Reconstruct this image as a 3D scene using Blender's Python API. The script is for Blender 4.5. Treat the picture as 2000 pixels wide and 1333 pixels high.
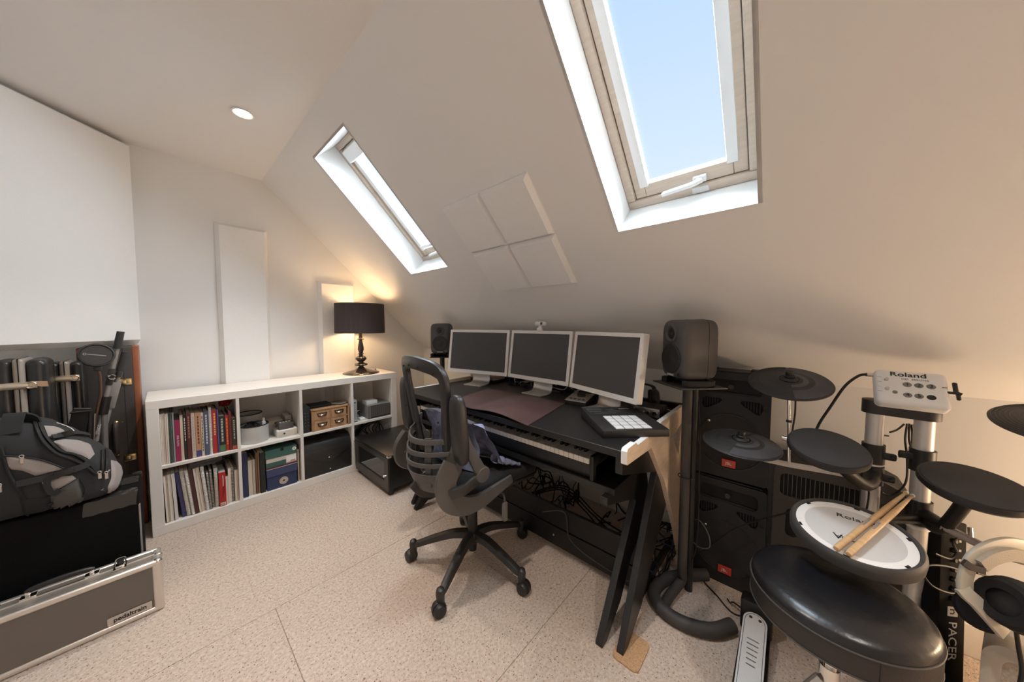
import bpy, bmesh, math, random
from mathutils import Vector as V, Matrix as M
from mathutils.geometry import tessellate_polygon
from mathutils.bvhtree import BVHTree
random.seed(7)
for o in list(bpy.data.objects): bpy.data.objects.remove(o)
S = bpy.context.scene
COL = S.collection
# ------------------------------------------------------------------ camera
FPX, YAW, PITCH, ROLL, CAMH = 609.055, 0.732342, 0.051102, 0.001868, 1.22247
F0 = V((math.cos(YAW), math.sin(YAW), 0)); R0 = V((math.sin(YAW), -math.cos(YAW), 0)); Z0 = V((0, 0, 1))
FW = F0*math.cos(PITCH) - Z0*math.sin(PITCH); UP0 = Z0*math.cos(PITCH) + F0*math.sin(PITCH)
RT = R0*math.cos(ROLL) + UP0*math.sin(ROLL); UP = UP0*math.cos(ROLL) - R0*math.sin(ROLL)
CAM = V((0, 0, CAMH))
cd = bpy.data.cameras.new('camera'); cam = bpy.data.objects.new('camera', cd); COL.objects.link(cam)
cd.sensor_width = 36; cd.lens = 36*FPX/2000; cd.clip_start = 0.02
m = M.Identity(4)
for i, a in enumerate((RT, UP, -FW)):
    for j in range(3): m[j][i] = a[j]
m.translation = CAM; cam.matrix_world = m
S.camera = cam
# ------------------------------------------------------------------ sky, exposure
S.view_settings.view_transform = 'Standard'; S.view_settings.look = 'None'
S.view_settings.gamma = 1; S.view_settings.use_curve_mapping = False
S.view_settings.exposure = 0.66
SKY = .76
W = bpy.data.worlds.new('sky'); S.world = W; W.use_nodes = True
nt = W.node_tree; nt.nodes.clear()
wo = nt.nodes.new('ShaderNodeOutputWorld'); wb = nt.nodes.new('ShaderNodeBackground'); wb.inputs[1].default_value = SKY
tc = nt.nodes.new('ShaderNodeTexCoord'); sx = nt.nodes.new('ShaderNodeSeparateXYZ'); cr_ = nt.nodes.new('ShaderNodeValToRGB')
cr_.color_ramp.elements[0].position = 0.05; cr_.color_ramp.elements[0].color = (0.80, 0.86, 0.92, 1)
cr_.color_ramp.elements[1].position = 0.8; cr_.color_ramp.elements[1].color = (0.46, 0.62, 0.84, 1)
nt.links.new(tc.outputs['Generated'], sx.inputs[0]); nt.links.new(sx.outputs['Z'], cr_.inputs[0])
nt.links.new(cr_.outputs[0], wb.inputs[0]); nt.links.new(wb.outputs[0], wo.inputs[0])
# lamp strengths (each lamp is built with its light below)
DOWN_W, DOWN_C = 38.0, (1.0, 0.91, 0.82)
TABLE_W, TABLE_C = 7.0, (1.0, 0.66, 0.36)
FLOOR_W, FLOOR_C = 15.0, (1.0, 0.70, 0.43)
DAY_FILL_W, DAY_FILL_C = 15.0, (0.80, 0.91, 1.0)  # added fill at the roof windows, stronger than the sky itself

# ------------------------------------------------------------------ pixel -> place
def ray(px, py): return FW + RT*((px-1000)/FPX) - UP*((py-666.5)/FPX)
def onz(px, py, z=0.0): d = ray(px, py); return CAM + d*((z-CAMH)/d.z)
def onx(px, py, x): d = ray(px, py); return CAM + d*(x/d.x)
def ony(px, py, y): d = ray(px, py); return CAM + d*(y/d.y)
def dep(px, py, t): return CAM + ray(px, py)*t
def onpl(px, py, n, p): d = ray(px, py); n = V(n); return CAM + d*(n.dot(V(p)-CAM)/n.dot(d))

# ------------------------------------------------------------------ materials
MAT = {}
def mat(name, col, rough=0.6, metal=0.0, var=0.0, vscale=20, bump=0.0, bscale=200, spec=0.5, emit=None, es=0, stretch=None, coat=0.0, sheen=0.0):
    if name in MAT: return MAT[name]
    m = bpy.data.materials.new(name); m.use_nodes = True; n = m.node_tree; b = n.nodes['Principled BSDF']
    b.inputs['Base Color'].default_value = (*col, 1); b.inputs['Roughness'].default_value = rough
    b.inputs['Metallic'].default_value = metal; b.inputs['Specular IOR Level'].default_value = spec
    b.inputs['Coat Weight'].default_value = coat; b.inputs['Sheen Weight'].default_value = sheen
    if emit: b.inputs['Emission Color'].default_value = (*emit, 1); b.inputs['Emission Strength'].default_value = es
    t = None
    if var or bump:
        t = n.nodes.new('ShaderNodeTexCoord'); mp = n.nodes.new('ShaderNodeMapping')
        n.links.new(t.outputs['Object'], mp.inputs[0])
        if stretch: mp.inputs['Scale'].default_value = stretch
    if var:
        ns = n.nodes.new('ShaderNodeTexNoise'); ns.inputs['Scale'].default_value = vscale; ns.inputs['Detail'].default_value = 4
        rp = n.nodes.new('ShaderNodeValToRGB'); rp.color_ramp.elements[0].position = .3; rp.color_ramp.elements[1].position = .7
        rp.color_ramp.elements[0].color = (*[c*(1-var) for c in col], 1); rp.color_ramp.elements[1].color = (*[min(1, c*(1+var)) for c in col], 1)
        n.links.new(mp.outputs[0], ns.inputs[0]); n.links.new(ns.outputs[0], rp.inputs[0]); n.links.new(rp.outputs[0], b.inputs['Base Color'])
    if bump:
        nb = n.nodes.new('ShaderNodeTexNoise'); nb.inputs['Scale'].default_value = bscale; nb.inputs['Detail'].default_value = 3
        bp = n.nodes.new('ShaderNodeBump'); bp.inputs['Strength'].default_value = bump; bp.inputs['Distance'].default_value = .002
        n.links.new(mp.outputs[0], nb.inputs[0]); n.links.new(nb.outputs[0], bp.inputs['Height']); n.links.new(bp.outputs[0], b.inputs['Normal'])
    MAT[name] = m; return m

WALLP = mat('wall_paint', (.84, .83, .815), .85, bump=.15, bscale=320)
CEILP = mat('ceiling_paint', (.85, .84, .83), .9, bump=.12, bscale=300)
REVP = mat('reveal_paint', (.90, .90, .89), .75)
FOAM = mat('acoustic_fabric', (.88, .875, .865), .95, bump=.5, bscale=700, var=.03, vscale=300)
SKIRT = mat('skirting_paint', (.80, .75, .69), .5)
PINE = mat('pine', (.62, .51, .41), .45, var=.07, vscale=9, stretch=(1, 1, 14))
PINEX = mat('pine_across', (.64, .53, .43), .45, var=.07, vscale=9, stretch=(10, 1, 10))
BIRCH = mat('birch_ply', (.76, .61, .47), .45, var=.10, vscale=6, stretch=(2, 2, 14))
BIRCHE = mat('white_edging', (.80, .80, .79), .4)
BLKWOOD = mat('black_laminate', (.011, .0098, .0095), .38, var=.3, vscale=40, stretch=(1, 10, 1), bump=.1, bscale=60)
WHITE = mat('white_laminate', (.80, .76, .71), .35)
BLK = mat('black_plastic', (.012, .0115, .0115), .45)
BLKM = mat('black_matte', (.009, .0085, .0085), .8)
BLKG = mat('black_gloss', (.012, .012, .012), .12)
CHARC = mat('charcoal_plastic', (.036, .033, .032), .5, bump=.15, bscale=500)
CHAIRG = mat('grey_chair_plastic', (.078, .070, .065), .5, bump=.1, bscale=400)
CHAIRD = mat('dark_chair_plastic', (.024, .022, .0215), .42, bump=.1, bscale=300)
MESHF = mat('seat_mesh_fabric', (.014, .014, .015), .9, bump=1, bscale=900)
ALU = mat('aluminium', (.72, .68, .64), .35, .85)
ALUP = mat('silver_paint', (.66, .64, .62), .38, .45)
MONW = mat('monitor_silver', (.76, .73, .70), .4, .15)
CHROME = mat('chrome', (.85, .84, .82), .12, 1.0)
BRASS = mat('brass', (.80, .60, .30), .25, 1.0)
SCREEN = mat('dark_screen', (.045, .040, .040), .40, spec=.6)
RUB = mat('rubber_pad', (.024, .024, .026), .72, bump=.2, bscale=600, var=.2, vscale=14)
CYM = mat('cymbal_rubber', (.075, .075, .085), .6, var=.25, vscale=12)
LEATH = mat('black_leather', (.008, .008, .010), .31, bump=.5, bscale=45, spec=.6)
SPKGREY = mat('studio_speaker_grey', (.072, .067, .066), .5, bump=.2, bscale=900)
PAGREY = mat('pa_speaker_plastic', (.017, .0155, .0148), .6, bump=.3, bscale=700)
CONE = mat('speaker_cone', (.022, .022, .022), .6)
CARPETBOX = mat('black_carpet', (.008, .0075, .0075), 1.0, bump=1, bscale=500, spec=.1)
PAPER = mat('paper', (.74, .68, .60), .8)
WKEY = mat('white_key', (.80, .74, .66), .3)
FABD = mat('pack_black', (.019, .020, .022), .85, bump=.4, bscale=600)
FABG = mat('pack_grey', (.30, .265, .25), .85, bump=.3, bscale=500)
DENIM = mat('denim', (.19, .21, .32), .9, var=.4, vscale=22, bump=.6, bscale=260)
DESKMAT = mat('maroon_leather_mat', (.085, .045, .043), .42, var=.15, vscale=9, bump=.15, bscale=400)
CORK = mat('cork', (.50, .30, .16), .9, var=.25, vscale=160)
REDL = mat('jbl_red', (.62, .06, .03), .4)
INK = mat('black_ink', (.02, .02, .02), .6)
WHT = mat('white_print', (.82, .80, .78), .6)
PADL = mat('pale_pad', (.68, .68, .69), .5)
CREAM = mat('cream_plastic', (.60, .55, .46), .45, bump=.1, bscale=400)
WOODLT = mat('drawer_wood', (.44, .25, .13), .5, var=.18, vscale=10, stretch=(1, 1, 9))
STICKW = mat('hickory', (.62, .40, .21), .45, var=.12, vscale=14, stretch=(8, 1, 1))
REDWOOD = mat('case_red_edge', (.30, .10, .05), .4, var=.2, vscale=8)
CASEBR = mat('brown_black_tolex', (.058, .048, .044), .55, bump=.5, bscale=500)
SHADEO = mat('shade_fabric', (.055, .040, .040), .85, var=.15, vscale=4, stretch=(60, 60, 1))
SHADEI = mat('shade_lining', (.80, .72, .60), .8)
LAMPB = mat('lamp_brown_gloss', (.040, .026, .020), .14, coat=.5)
CABLE = mat('cable_black', (.009, .0085, .0085), .5)
CABLEG = mat('cable_grey', (.45, .42, .39), .5)
CABLEB = mat('cable_blue', (.03, .035, .09), .5)
TAPE = mat('clear_tape', (.035, .033, .031), .22, bump=.9, bscale=60)
GRILLE = mat('woven_grille', (.50, .44, .36), .8, bump=1, bscale=250, var=.2, vscale=200)
FLIGHT = mat('flight_case_panel', (.145, .125, .108), .42, bump=.1, bscale=800)
GREENB = mat('green_card', (.045, .125, .105), .6)
NAVY = mat('navy_card', (.025, .04, .105), .6)
MAROON = mat('maroon', (.10, .02, .022), .6)
GLASSM = bpy.data.materials.new('glass'); GLASSM.use_nodes = True
_n = GLASSM.node_tree; _n.nodes.clear()
_o = _n.nodes.new('ShaderNodeOutputMaterial'); _mx = _n.nodes.new('ShaderNodeMixShader'); _t = _n.nodes.new('ShaderNodeBsdfTransparent'); _g = _n.nodes.new('ShaderNodeBsdfGlossy')
_f = _n.nodes.new('ShaderNodeFresnel'); _f.inputs[0].default_value = 1.14; _g.inputs['Roughness'].default_value = .03; _t.inputs[0].default_value = (.96, .98, .99, 1)
_n.links.new(_f.outputs[0], _mx.inputs[0]); _n.links.new(_t.outputs[0], _mx.inputs[1]); _n.links.new(_g.outputs[0], _mx.inputs[2]); _n.links.new(_mx.outputs[0], _o.inputs[0])

def floor_material():
    m = bpy.data.materials.new('speckled_carpet'); m.use_nodes = True; n = m.node_tree; b = n.nodes['Principled BSDF']
    b.inputs['Roughness'].default_value = .95; b.inputs['Specular IOR Level'].default_value = .15
    t = n.nodes.new('ShaderNodeTexCoord')
    def noise(sc, det, p0, p1, c0, c1):
        ns = n.nodes.new('ShaderNodeTexNoise'); ns.inputs['Scale'].default_value = sc; ns.inputs['Detail'].default_value = det
        r = n.nodes.new('ShaderNodeValToRGB'); e = r.color_ramp.elements
        e[0].position = p0; e[1].position = p1; e[0].color = (*c0, 1); e[1].color = (*c1, 1)
        n.links.new(t.outputs['Object'], ns.inputs[0]); n.links.new(ns.outputs[0], r.inputs[0]); return ns, r
    _, base = noise(90, 4, .3, .7, (.48, .375, .305), (.67, .56, .475))
    _, spk = noise(150, 2, .625, .69, (0, 0, 0), (1, 1, 1))
    _, spk2 = noise(95, 5, .63, .69, (0, 0, 0), (1, 1, 1))
    mx = n.nodes.new('ShaderNodeMix'); mx.data_type = 'RGBA'; mx.inputs['B'].default_value = (.15, .08, .05, 1)
    mx2 = n.nodes.new('ShaderNodeMix'); mx2.data_type = 'RGBA'; mx2.inputs['B'].default_value = (.30, .18, .12, 1)
    n.links.new(spk.outputs[0], mx.inputs['Factor']); n.links.new(base.outputs[0], mx.inputs['A'])
    n.links.new(spk2.outputs[0], mx2.inputs['Factor']); n.links.new(mx.outputs['Result'], mx2.inputs['A'])
    n.links.new(mx2.outputs['Result'], b.inputs['Base Color'])
    nb = n.nodes.new('ShaderNodeTexNoise'); nb.inputs['Scale'].default_value = 260; nb.inputs['Detail'].default_value = 3
    bp = n.nodes.new('ShaderNodeBump'); bp.inputs['Strength'].default_value = .7; bp.inputs['Distance'].default_value = .004
    n.links.new(t.outputs['Object'], nb.inputs[0]); n.links.new(nb.outputs[0], bp.inputs['Height']); n.links.new(bp.outputs[0], b.inputs['Normal'])
    return m
CARPET = floor_material()
def ccol(c, rough=.6): return mat('cover_%d_%d_%d' % tuple(int(x*255) for x in c), c, rough)

# ------------------------------------------------------------------ mesh helpers
def frame(o, z, xh=(1, 0, 0)):
    z = V(z).normalized(); x = V(xh).normalized()
    if abs(x.dot(z)) > .98: x = V((0, 1, 0)) if abs(z.y) < .9 else V((0, 0, 1))
    x = (x - z*x.dot(z)).normalized(); y = z.cross(x)
    m = M.Identity(4)
    for i, a in enumerate((x, y, z)):
        for j in range(3): m[j][i] = a[j]
    m.translation = V(o); return m
def cr(pts, n=8, closed=False):
    P = [V(p) for p in pts]; out = []; L = len(P)
    for i in range(L if closed else L-1):
        if closed: a, b, c, d = P[i-1], P[i], P[(i+1) % L], P[(i+2) % L]
        else: a, b, c, d = P[max(i-1, 0)], P[i], P[i+1], P[min(i+2, L-1)]
        for k in range(n):
            t = k/n
            out.append(.5*((2*b) + (c-a)*t + (2*a-5*b+4*c-d)*t*t + (3*b-a-3*c+d)*t*t*t))
    if not closed: out.append(P[-1])
    return out
class MB:
    def __init__(s): s.v = []; s.f = []
    def add(s, vs, fs, m=None):
        o = len(s.v)
        s.v += [tuple(m @ V(p)) if m else tuple(p) for p in vs]; s.f += [tuple(i+o for i in f) for f in fs]; return s
    def box(s, x0, x1, y0, y1, z0, z1, m=None):
        return s.add([(x, y, z) for x in (x0, x1) for y in (y0, y1) for z in (z0, z1)],
                     [(0, 1, 3, 2), (4, 6, 7, 5), (0, 4, 5, 1), (2, 3, 7, 6), (0, 2, 6, 4), (1, 5, 7, 3)], m)
    def rbox(s, x0, x1, y0, y1, z0, z1, r=.005, seg=2, m=None):
        b = bmesh.new(); bmesh.ops.create_cube(b, size=1)
        for v in b.verts: v.co = V(((x0+x1)/2+v.co.x*(x1-x0), (y0+y1)/2+v.co.y*(y1-y0), (z0+z1)/2+v.co.z*(z1-z0)))
        r = min(r, .49*min(x1-x0, y1-y0, z1-z0))
        bmesh.ops.bevel(b, geom=list(b.edges), offset=r, segments=seg, profile=.5, affect='EDGES')
        b.verts.index_update(); s.add([v.co.copy() for v in b.verts], [[v.index for v in f.verts] for f in b.faces], m); b.free(); return s
    def lathe(s, prof, n=24, m=None):
        vs = []; fs = []; rings = []
        for r, z in prof:
            if r < 1e-6: rings.append([len(vs)]); vs.append((0, 0, z))
            else:
                rings.append(list(range(len(vs), len(vs)+n))); vs += [(r*math.cos(2*math.pi*k/n), r*math.sin(2*math.pi*k/n), z) for k in range(n)]
        for a, b in zip(rings, rings[1:]):
            for k in range(n):
                k2 = (k+1) % n
                if len(a) == 1 and len(b) == 1: continue
                if len(a) == 1: fs.append((a[0], b[k2], b[k]))
                elif len(b) == 1: fs.append((a[k], a[k2], b[0]))
                else: fs.append((a[k], a[k2], b[k2], b[k]))
        return s.add(vs, fs, m)
    def cyl(s, p0, p1, r0, r1=None, n=16):
        p0, p1 = V(p0), V(p1); r1 = r0 if r1 is None else r1; L = (p1-p0).length; d = p1-p0
        return s.lathe([(0, 0), (r0, 0), (r1, L), (0, L)], n, frame(p0, d, (1, 0, 0) if abs(d.normalized().x) < .9 else (0, 1, 0)))
    def sweep(s, path, sec, up=(0, 0, 1), closed=False, scales=None):
        P = [V(p) for p in path]; n = len(sec); L = len(P); vs = []; fs = []; u = V(up); prev = None
        for i, p in enumerate(P):
            if closed: t = (P[(i+1) % L]-P[i-1])
            else: t = P[min(i+1, L-1)]-P[max(i-1, 0)]
            t.normalize()
            if prev is None: x = u.cross(t)
            else: x = prev - t*prev.dot(t)
            if x.length < 1e-5: x = V((1, 0, 0)).cross(t)
            x.normalize(); y = t.cross(x); prev = x
            k = scales[i] if scales else 1
            vs += [p + x*a*k + y*b*k for a, b in sec]
        for i in range(L if closed else L-1):
            j = (i+1) % L
            for k in range(n):
                k2 = (k+1) % n; fs.append((i*n+k, i*n+k2, j*n+k2, j*n+k))
        if not closed: fs.append(tuple(range(n-1, -1, -1))); fs.append(tuple((L-1)*n+k for k in range(n)))
        return s.add(vs, fs)
    def tube(s, path, r, n=8, closed=False, scales=None):
        return s.sweep(path, [(r*math.cos(2*math.pi*k/n), r*math.sin(2*math.pi*k/n)) for k in range(n)], closed=closed, scales=scales)
    def strap(s, path, w, t, up=(0, 0, 1), scales=None, closed=False):
        return s.sweep(path, [(-w/2, -t/2), (w/2, -t/2), (w/2, t/2), (-w/2, t/2)], up, closed, scales)
    def poly(s, outer, h0, h1, m=None, holes=()):
        # flat outline in local xy, thickness along z
        loops = [outer]+list(holes); pts = [p for l in loops for p in l]; n = len(pts)
        tri = tessellate_polygon([[V((p[0], p[1], 0)) for p in l] for l in loops])
        vs = [(p[0], p[1], h0) for p in pts]+[(p[0], p[1], h1) for p in pts]; fs = []
        for t in tri: fs.append(tuple(t)); fs.append(tuple(i+n for i in reversed(t)))
        o = 0
        for l in loops:
            k = len(l)
            for i in range(k): fs.append((o+i, o+(i+1) % k, n+o+(i+1) % k, n+o+i))
            o += k
        return s.add(vs, fs, m)
    def grid(s, fn, nu, nv, m=None, cu=False):
        vs = [fn(i/(nu-1) if not cu else i/nu, j/(nv-1)) for i in range(nu) for j in range(nv)]
        fs = []
        for i in range(nu if cu else nu-1):
            i2 = (i+1) % nu
            for j in range(nv-1): fs.append((i*nv+j, i2*nv+j, i2*nv+j+1, i*nv+j+1))
        return s.add(vs, fs, m)
    def ball(s, c, rx, ry=None, rz=None, n=16, e=1.0, m=None):
        ry = rx if ry is None else ry; rz = rx if rz is None else rz
        def pw(x): return math.copysign(abs(x)**e, x)
        def fn(u, v):
            a = 2*math.pi*u; b = math.pi*(v-.5)
            return (c[0]+rx*pw(math.cos(a))*pw(math.cos(b)), c[1]+ry*pw(math.sin(a))*pw(math.cos(b)), c[2]+rz*pw(math.sin(b)))
        return s.grid(fn, n, max(6, n//2+1), m, cu=True)
    def mesh(s, name, mt, smooth=True, bevel=0, ang=35, weld=True):
        me = bpy.data.meshes.new(name); b = bmesh.new()
        vs = [b.verts.new(p) for p in s.v]
        for f in s.f:
            try: b.faces.new([vs[i] for i in f])
            except ValueError: pass
        if weld: bmesh.ops.remove_doubles(b, verts=b.verts, dist=1e-6)
        bmesh.ops.recalc_face_normals(b, faces=b.faces)
        if bevel:
            ed = [e for e in b.edges if len(e.link_faces) == 2 and e.calc_face_angle(0) > .6]
            bmesh.ops.bevel(b, geom=ed, offset=bevel, segments=2, profile=.5, affect='EDGES', clamp_overlap=True)
        b.to_mesh(me); b.free()
        if smooth:
            me.shade_smooth(); me.set_sharp_from_angle(angle=math.radians(ang))
        me.materials.append(mt); return me
    def part(s, name, mt, parent=None, smooth=True, bevel=0, ang=35, label=None, weld=True):
        o = bpy.data.objects.new(name, s.mesh(name, mt, smooth, bevel, ang, weld)); COL.objects.link(o)
        if parent: o.parent = parent
        if label: o['label'] = label
        return o
def tag(o, label, cat, group=None):
    o['label'] = label; o['category'] = cat
    if group: o['group'] = group
    return o
def thing(name, label, cat, loc=(0, 0, 0), rz=0, group=None):
    o = bpy.data.objects.new(name, None); COL.objects.link(o); o.location = loc; o.rotation_euler = (0, 0, rz); o.empty_display_size = .05
    return tag(o, label, cat, group)
def struct(o): o['kind'] = 'structure'; return o
def text(name, txt, size, mt, mtx, parent, ext=.0004, sx=1.0, align='CENTER', sy=1.0, bold=0):
    c = bpy.data.curves.new(name, 'FONT'); c.body = txt; c.size = size; c.extrude = ext; c.align_x = align; c.align_y = 'CENTER'; c.resolution_u = 3; c.offset = bold
    t = bpy.data.objects.new(name, c); COL.objects.link(t); bpy.context.view_layer.update()
    me = bpy.data.meshes.new_from_object(t.evaluated_get(bpy.context.evaluated_depsgraph_get()))
    bpy.data.objects.remove(t); bpy.data.curves.remove(c)
    me.transform(mtx @ M.Diagonal((sx, sy, 1, 1))); me.materials.clear(); me.materials.append(mt); me.name = name
    o = bpy.data.objects.new(name, me); COL.objects.link(o); o.parent = parent; return o
def light(name, kind, loc, w, c, parent=None, size=.05, spot=None, rot=None):
    l = bpy.data.lights.new(name, kind); l.energy = w; l.color = c
    if kind == 'SPOT': l.spot_size = spot; l.spot_blend = .8; l.shadow_soft_size = size
    elif kind == 'POINT': l.shadow_soft_size = size
    else: l.shape = 'DISK'; l.size = size
    o = bpy.data.objects.new(name, l); COL.objects.link(o); o.location = loc
    if rot: o.rotation_euler = rot
    if parent: o.parent = parent
    return o
def T(x, y, z): return M.Translation((x, y, z))
def RZ(a): return M.Rotation(a, 4, 'Z')
def RX(a): return M.Rotation(a, 4, 'X')
def RY(a): return M.Rotation(a, 4, 'Y')
PI = math.pi
def circ(cx, cy, r, n=32, ry=None): return [(cx+r*math.cos(2*PI*k/n), cy+(ry or r)*math.sin(2*PI*k/n)) for k in range(n)]
def rrect(x0, x1, y0, y1, r, n=5):
    out = []
    for cx, cy, a in ((x1-r, y1-r, 0), (x0+r, y1-r, 90), (x0+r, y0+r, 180), (x1-r, y0+r, 270)):
        out += [(cx+r*math.cos(math.radians(a+90*k/n)), cy+r*math.sin(math.radians(a+90*k/n))) for k in range(n+1)]
    return out
# ================================================================== room shell
YG, XK, XL, YF, ZC = 3.114, 1.96, -1.35, -1.9, 2.342
KS = .976; XC = .545
def zs(x): return ZC-KS*(x-XC)
NS = V((KS, 0, 1)).normalized()          # out through the roof
floor = MB().box(XL, XK, YF, YG, -.05, -.004).part('floor', CARPET); struct(floor)
g = .0008
for a in ((XL, .274-g, YF, 1.615-g), (.274+g, XK, YF, .712-g), (.274+g, XK, .712+g, 1.615-g), (XL, XK, 1.615+g, YG)):
    MB().rbox(*a, -.02, 0, .0012, 1).part('carpet_piece', CARPET, floor)
struct(MB().poly([(XL, 0), (XK, 0), (XK, zs(XK)), (XC, ZC), (XL, ZC)], -YG-.05, -YG, M(((1, 0, 0, 0), (0, 0, -1, 0), (0, 1, 0, 0), (0, 0, 0, 1)))).part('wall_back', WALLP, smooth=False))
struct(MB().poly([(XL, 0), (XK, 0), (XK, zs(XK)), (XC, ZC), (XL, ZC)], -YF, -YF+.05, M(((1, 0, 0, 0), (0, 0, -1, 0), (0, 1, 0, 0), (0, 0, 0, 1)))).part('wall_front', WALLP, smooth=False))
struct(MB().box(XK, XK+.05, YF, YG, 0, zs(XK)).part('wall_right', WALLP, smooth=False))
struct(MB().box(XL-.05, XL, YF, YG, 0, ZC).part('wall_left', WALLP, smooth=False))
struct(MB().box(XL, XC, YF, YG, ZC, ZC+.05).part('ceiling', CEILP, smooth=False))
# sloped ceiling with two roof window openings
XA, XB = .65, 1.29
WY = ((.097, .559), (1.746, 2.212))
mb = MB(); ys = [YF, *WY[0], *WY[1], YG]; xs = [XC, XA, XB, XK]
for i in range(5):
    for j in range(3):
        if j == 1 and i in (1, 3): continue
        q = [(xs[j], ys[i]), (xs[j+1], ys[i]), (xs[j+1], ys[i+1]), (xs[j], ys[i+1])]
        mb.add([(x, y, zs(x)) for x, y in q], [(0, 1, 2, 3)])
sl = mb.part('ceiling_slope', CEILP, smooth=False); struct(sl)
struct(MB().rbox(XK-.016, XK, YF, YG, 0, .12, .004).part('baseboard_right', SKIRT))
struct(MB().rbox(XL, XK-.016, YG-.016, YG, 0, .12, .004).part('baseboard_back', SKIRT))
# roof windows: local frame u = down the slope, v = +Y, w = outward
RD = .165
def roof_window(name, y0, y1, handle, big):
    o = bpy.data.objects.new(name, None); COL.objects.link(o); struct(o); o.location = (XA, y0, zs(XA))
    L = math.hypot(XB-XA, KS*(XB-XA)); Wd = y1-y0
    u = V((1, 0, -KS)).normalized(); B = M.Identity(4)
    for i, a in enumerate((u, V((0, 1, 0)), NS)):
        for j in range(3): B[j][i] = a[j]
    mb = MB()   # reveal linings
    t = .012
    mb.box(-t, 0, -t, Wd+t, 0, RD+.055, B); mb.box(L, L+t, -t, Wd+t, 0, RD+.055, B); mb.box(0, L, -t, 0, 0, RD+.055, B); mb.box(0, L, Wd, Wd+t, 0, RD+.055, B)
    mb.part('reveal', REVP, o, smooth=False)
    fw = .034
    for nm, a in (('frame_rail', (L-fw, L, 0, Wd)), ('frame_rail', (0, fw, 0, Wd)), ('frame_stile', (fw, L-fw, 0, fw)), ('frame_stile', (fw, L-fw, Wd-fw, Wd))):
        MB().rbox(*a, RD, RD+.05, .006, 2, B).part(nm, PINEX if nm == 'frame_rail' else PINE, o)
    a0 = fw+.003; sw = .042
    for nm, a in (('sash_rail', (L-a0-sw*1.25, L-a0, a0+sw, Wd-a0-sw)), ('sash_rail', (a0, a0+sw, a0+sw, Wd-a0-sw)), ('sash_stile', (a0, L-a0, a0, a0+sw)), ('sash_stile', (a0, L-a0, Wd-a0-sw, Wd-a0))):
        MB().rbox(*a, RD+.012, RD+.052, .004, 2, B).part(nm, PINEX if nm == 'sash_rail' else PINE, o)
    i0 = a0+sw
    MB().box(i0-.01, L-a0-sw*1.25+.01, i0-.01, Wd-i0+.01, RD+.043, RD+.047, B).part('pane', GLASSM, o, smooth=False)
    # side rails of the blind
    for y in (i0-.016, Wd-i0-.018): MB().rbox(a0+.02, L-a0-.044, y, y+.034, RD+.004, RD+.036, .003, 2, B).part('blind_rail', BIRCHE, o)
    if not big:
        MB().rbox(a0+.012, a0+.085, i0-.03, Wd-i0+.03, RD-.02, RD+.028, .008, 3, B).part('blind_cassette', REVP, o)
        MB().rbox(L-a0-.085, L-a0-.062, i0, Wd-i0, RD-.002, RD+.02, .004, 2, B).part('blind_bar', REVP, o)
    if handle:
        h = MB(); c = Wd*.47; uu = L-a0-.012
        h.rbox(uu-.020, uu+.004, c-.055, c-.012, RD-.006, RD+.013, .003, 2, B)
        h.part('handle_plate', BIRCHE, o)
        hb = MB(); q = [B @ V(p) for p in ((uu-.010, c-.045, RD-.016), (uu-.006, c-.01, RD-.026), (uu-.002, c+.05, RD-.028), (uu+.004, c+.095, RD-.022))]
        hb.strap(cr(q, 5), .020, .013, up=u); hb.cyl(B @ V((uu-.008, c-.03, RD)), B @ V((uu-.008, c-.03, RD-.024)), .009)
        hb.part('handle', BIRCHE, o, bevel=.002)
        MB().rbox(L-.028, L-.006, c-.06, c-.005, RD-.006, RD+.003, .002, 2, B).part('keeper', BIRCHE, o)
    return o
roof_window('window_1', *WY[0], True, True)
roof_window('window_2', *WY[1], True, False)
def basis_fill(c):
    u = V((1, 0, -KS)).normalized(); m = M.Identity(4)
    for i, a in enumerate((u, NS.cross(u), NS)):
        for j in range(3): m[j][i] = a[j]
    m.translation = c; return m
# ------------------------------------------------------------------ recessed downlights
def downlight(x, y, label, grp):
    o = thing('ceiling_downlight', label, 'downlight', (x, y, ZC), 0, grp)
    MB().lathe([(.036, 0), (.047, -.002), (.048, -.005), (.042, -.007), (.036, -.004), (.034, 0)], 32).part('trim_ring', REVP, o)
    MB().lathe([(0, -.002), (.034, -.002), (.034, 0), (0, 0)], 32).part('lens', mat('lit_lens', (1, 1, 1), .3, emit=(1, .86, .66), es=14), o)
    light('downlight_lamp', 'SPOT', (0, 0, -.014), DOWN_W, DOWN_C, o, .035, math.radians(95))
downlight(.317, 2.204, 'lit recessed downlight in the flat ceiling near the small roof window', None)
# the same row of ceiling downlights carries on over the near floor, outside the picture
for y in (.75, -.70): light('downlight_offscreen', 'SPOT', (.317, y, ZC-.014), DOWN_W, DOWN_C, None, .035, math.radians(95))
# added area lights outside the panes, boosting daylight through both roof windows
for y0, y1 in WY:
    c = V(((XA+XB)/2, (y0+y1)/2, (zs(XA)+zs(XB))/2)) + NS*(RD+.075)
    l = light('roof_window_fill', 'AREA', c, DAY_FILL_W, DAY_FILL_C, None, .3)
    l.data.shape = 'RECTANGLE'; l.data.size = .76; l.data.size_y = .36
    l.matrix_world = basis_fill(c)
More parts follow.
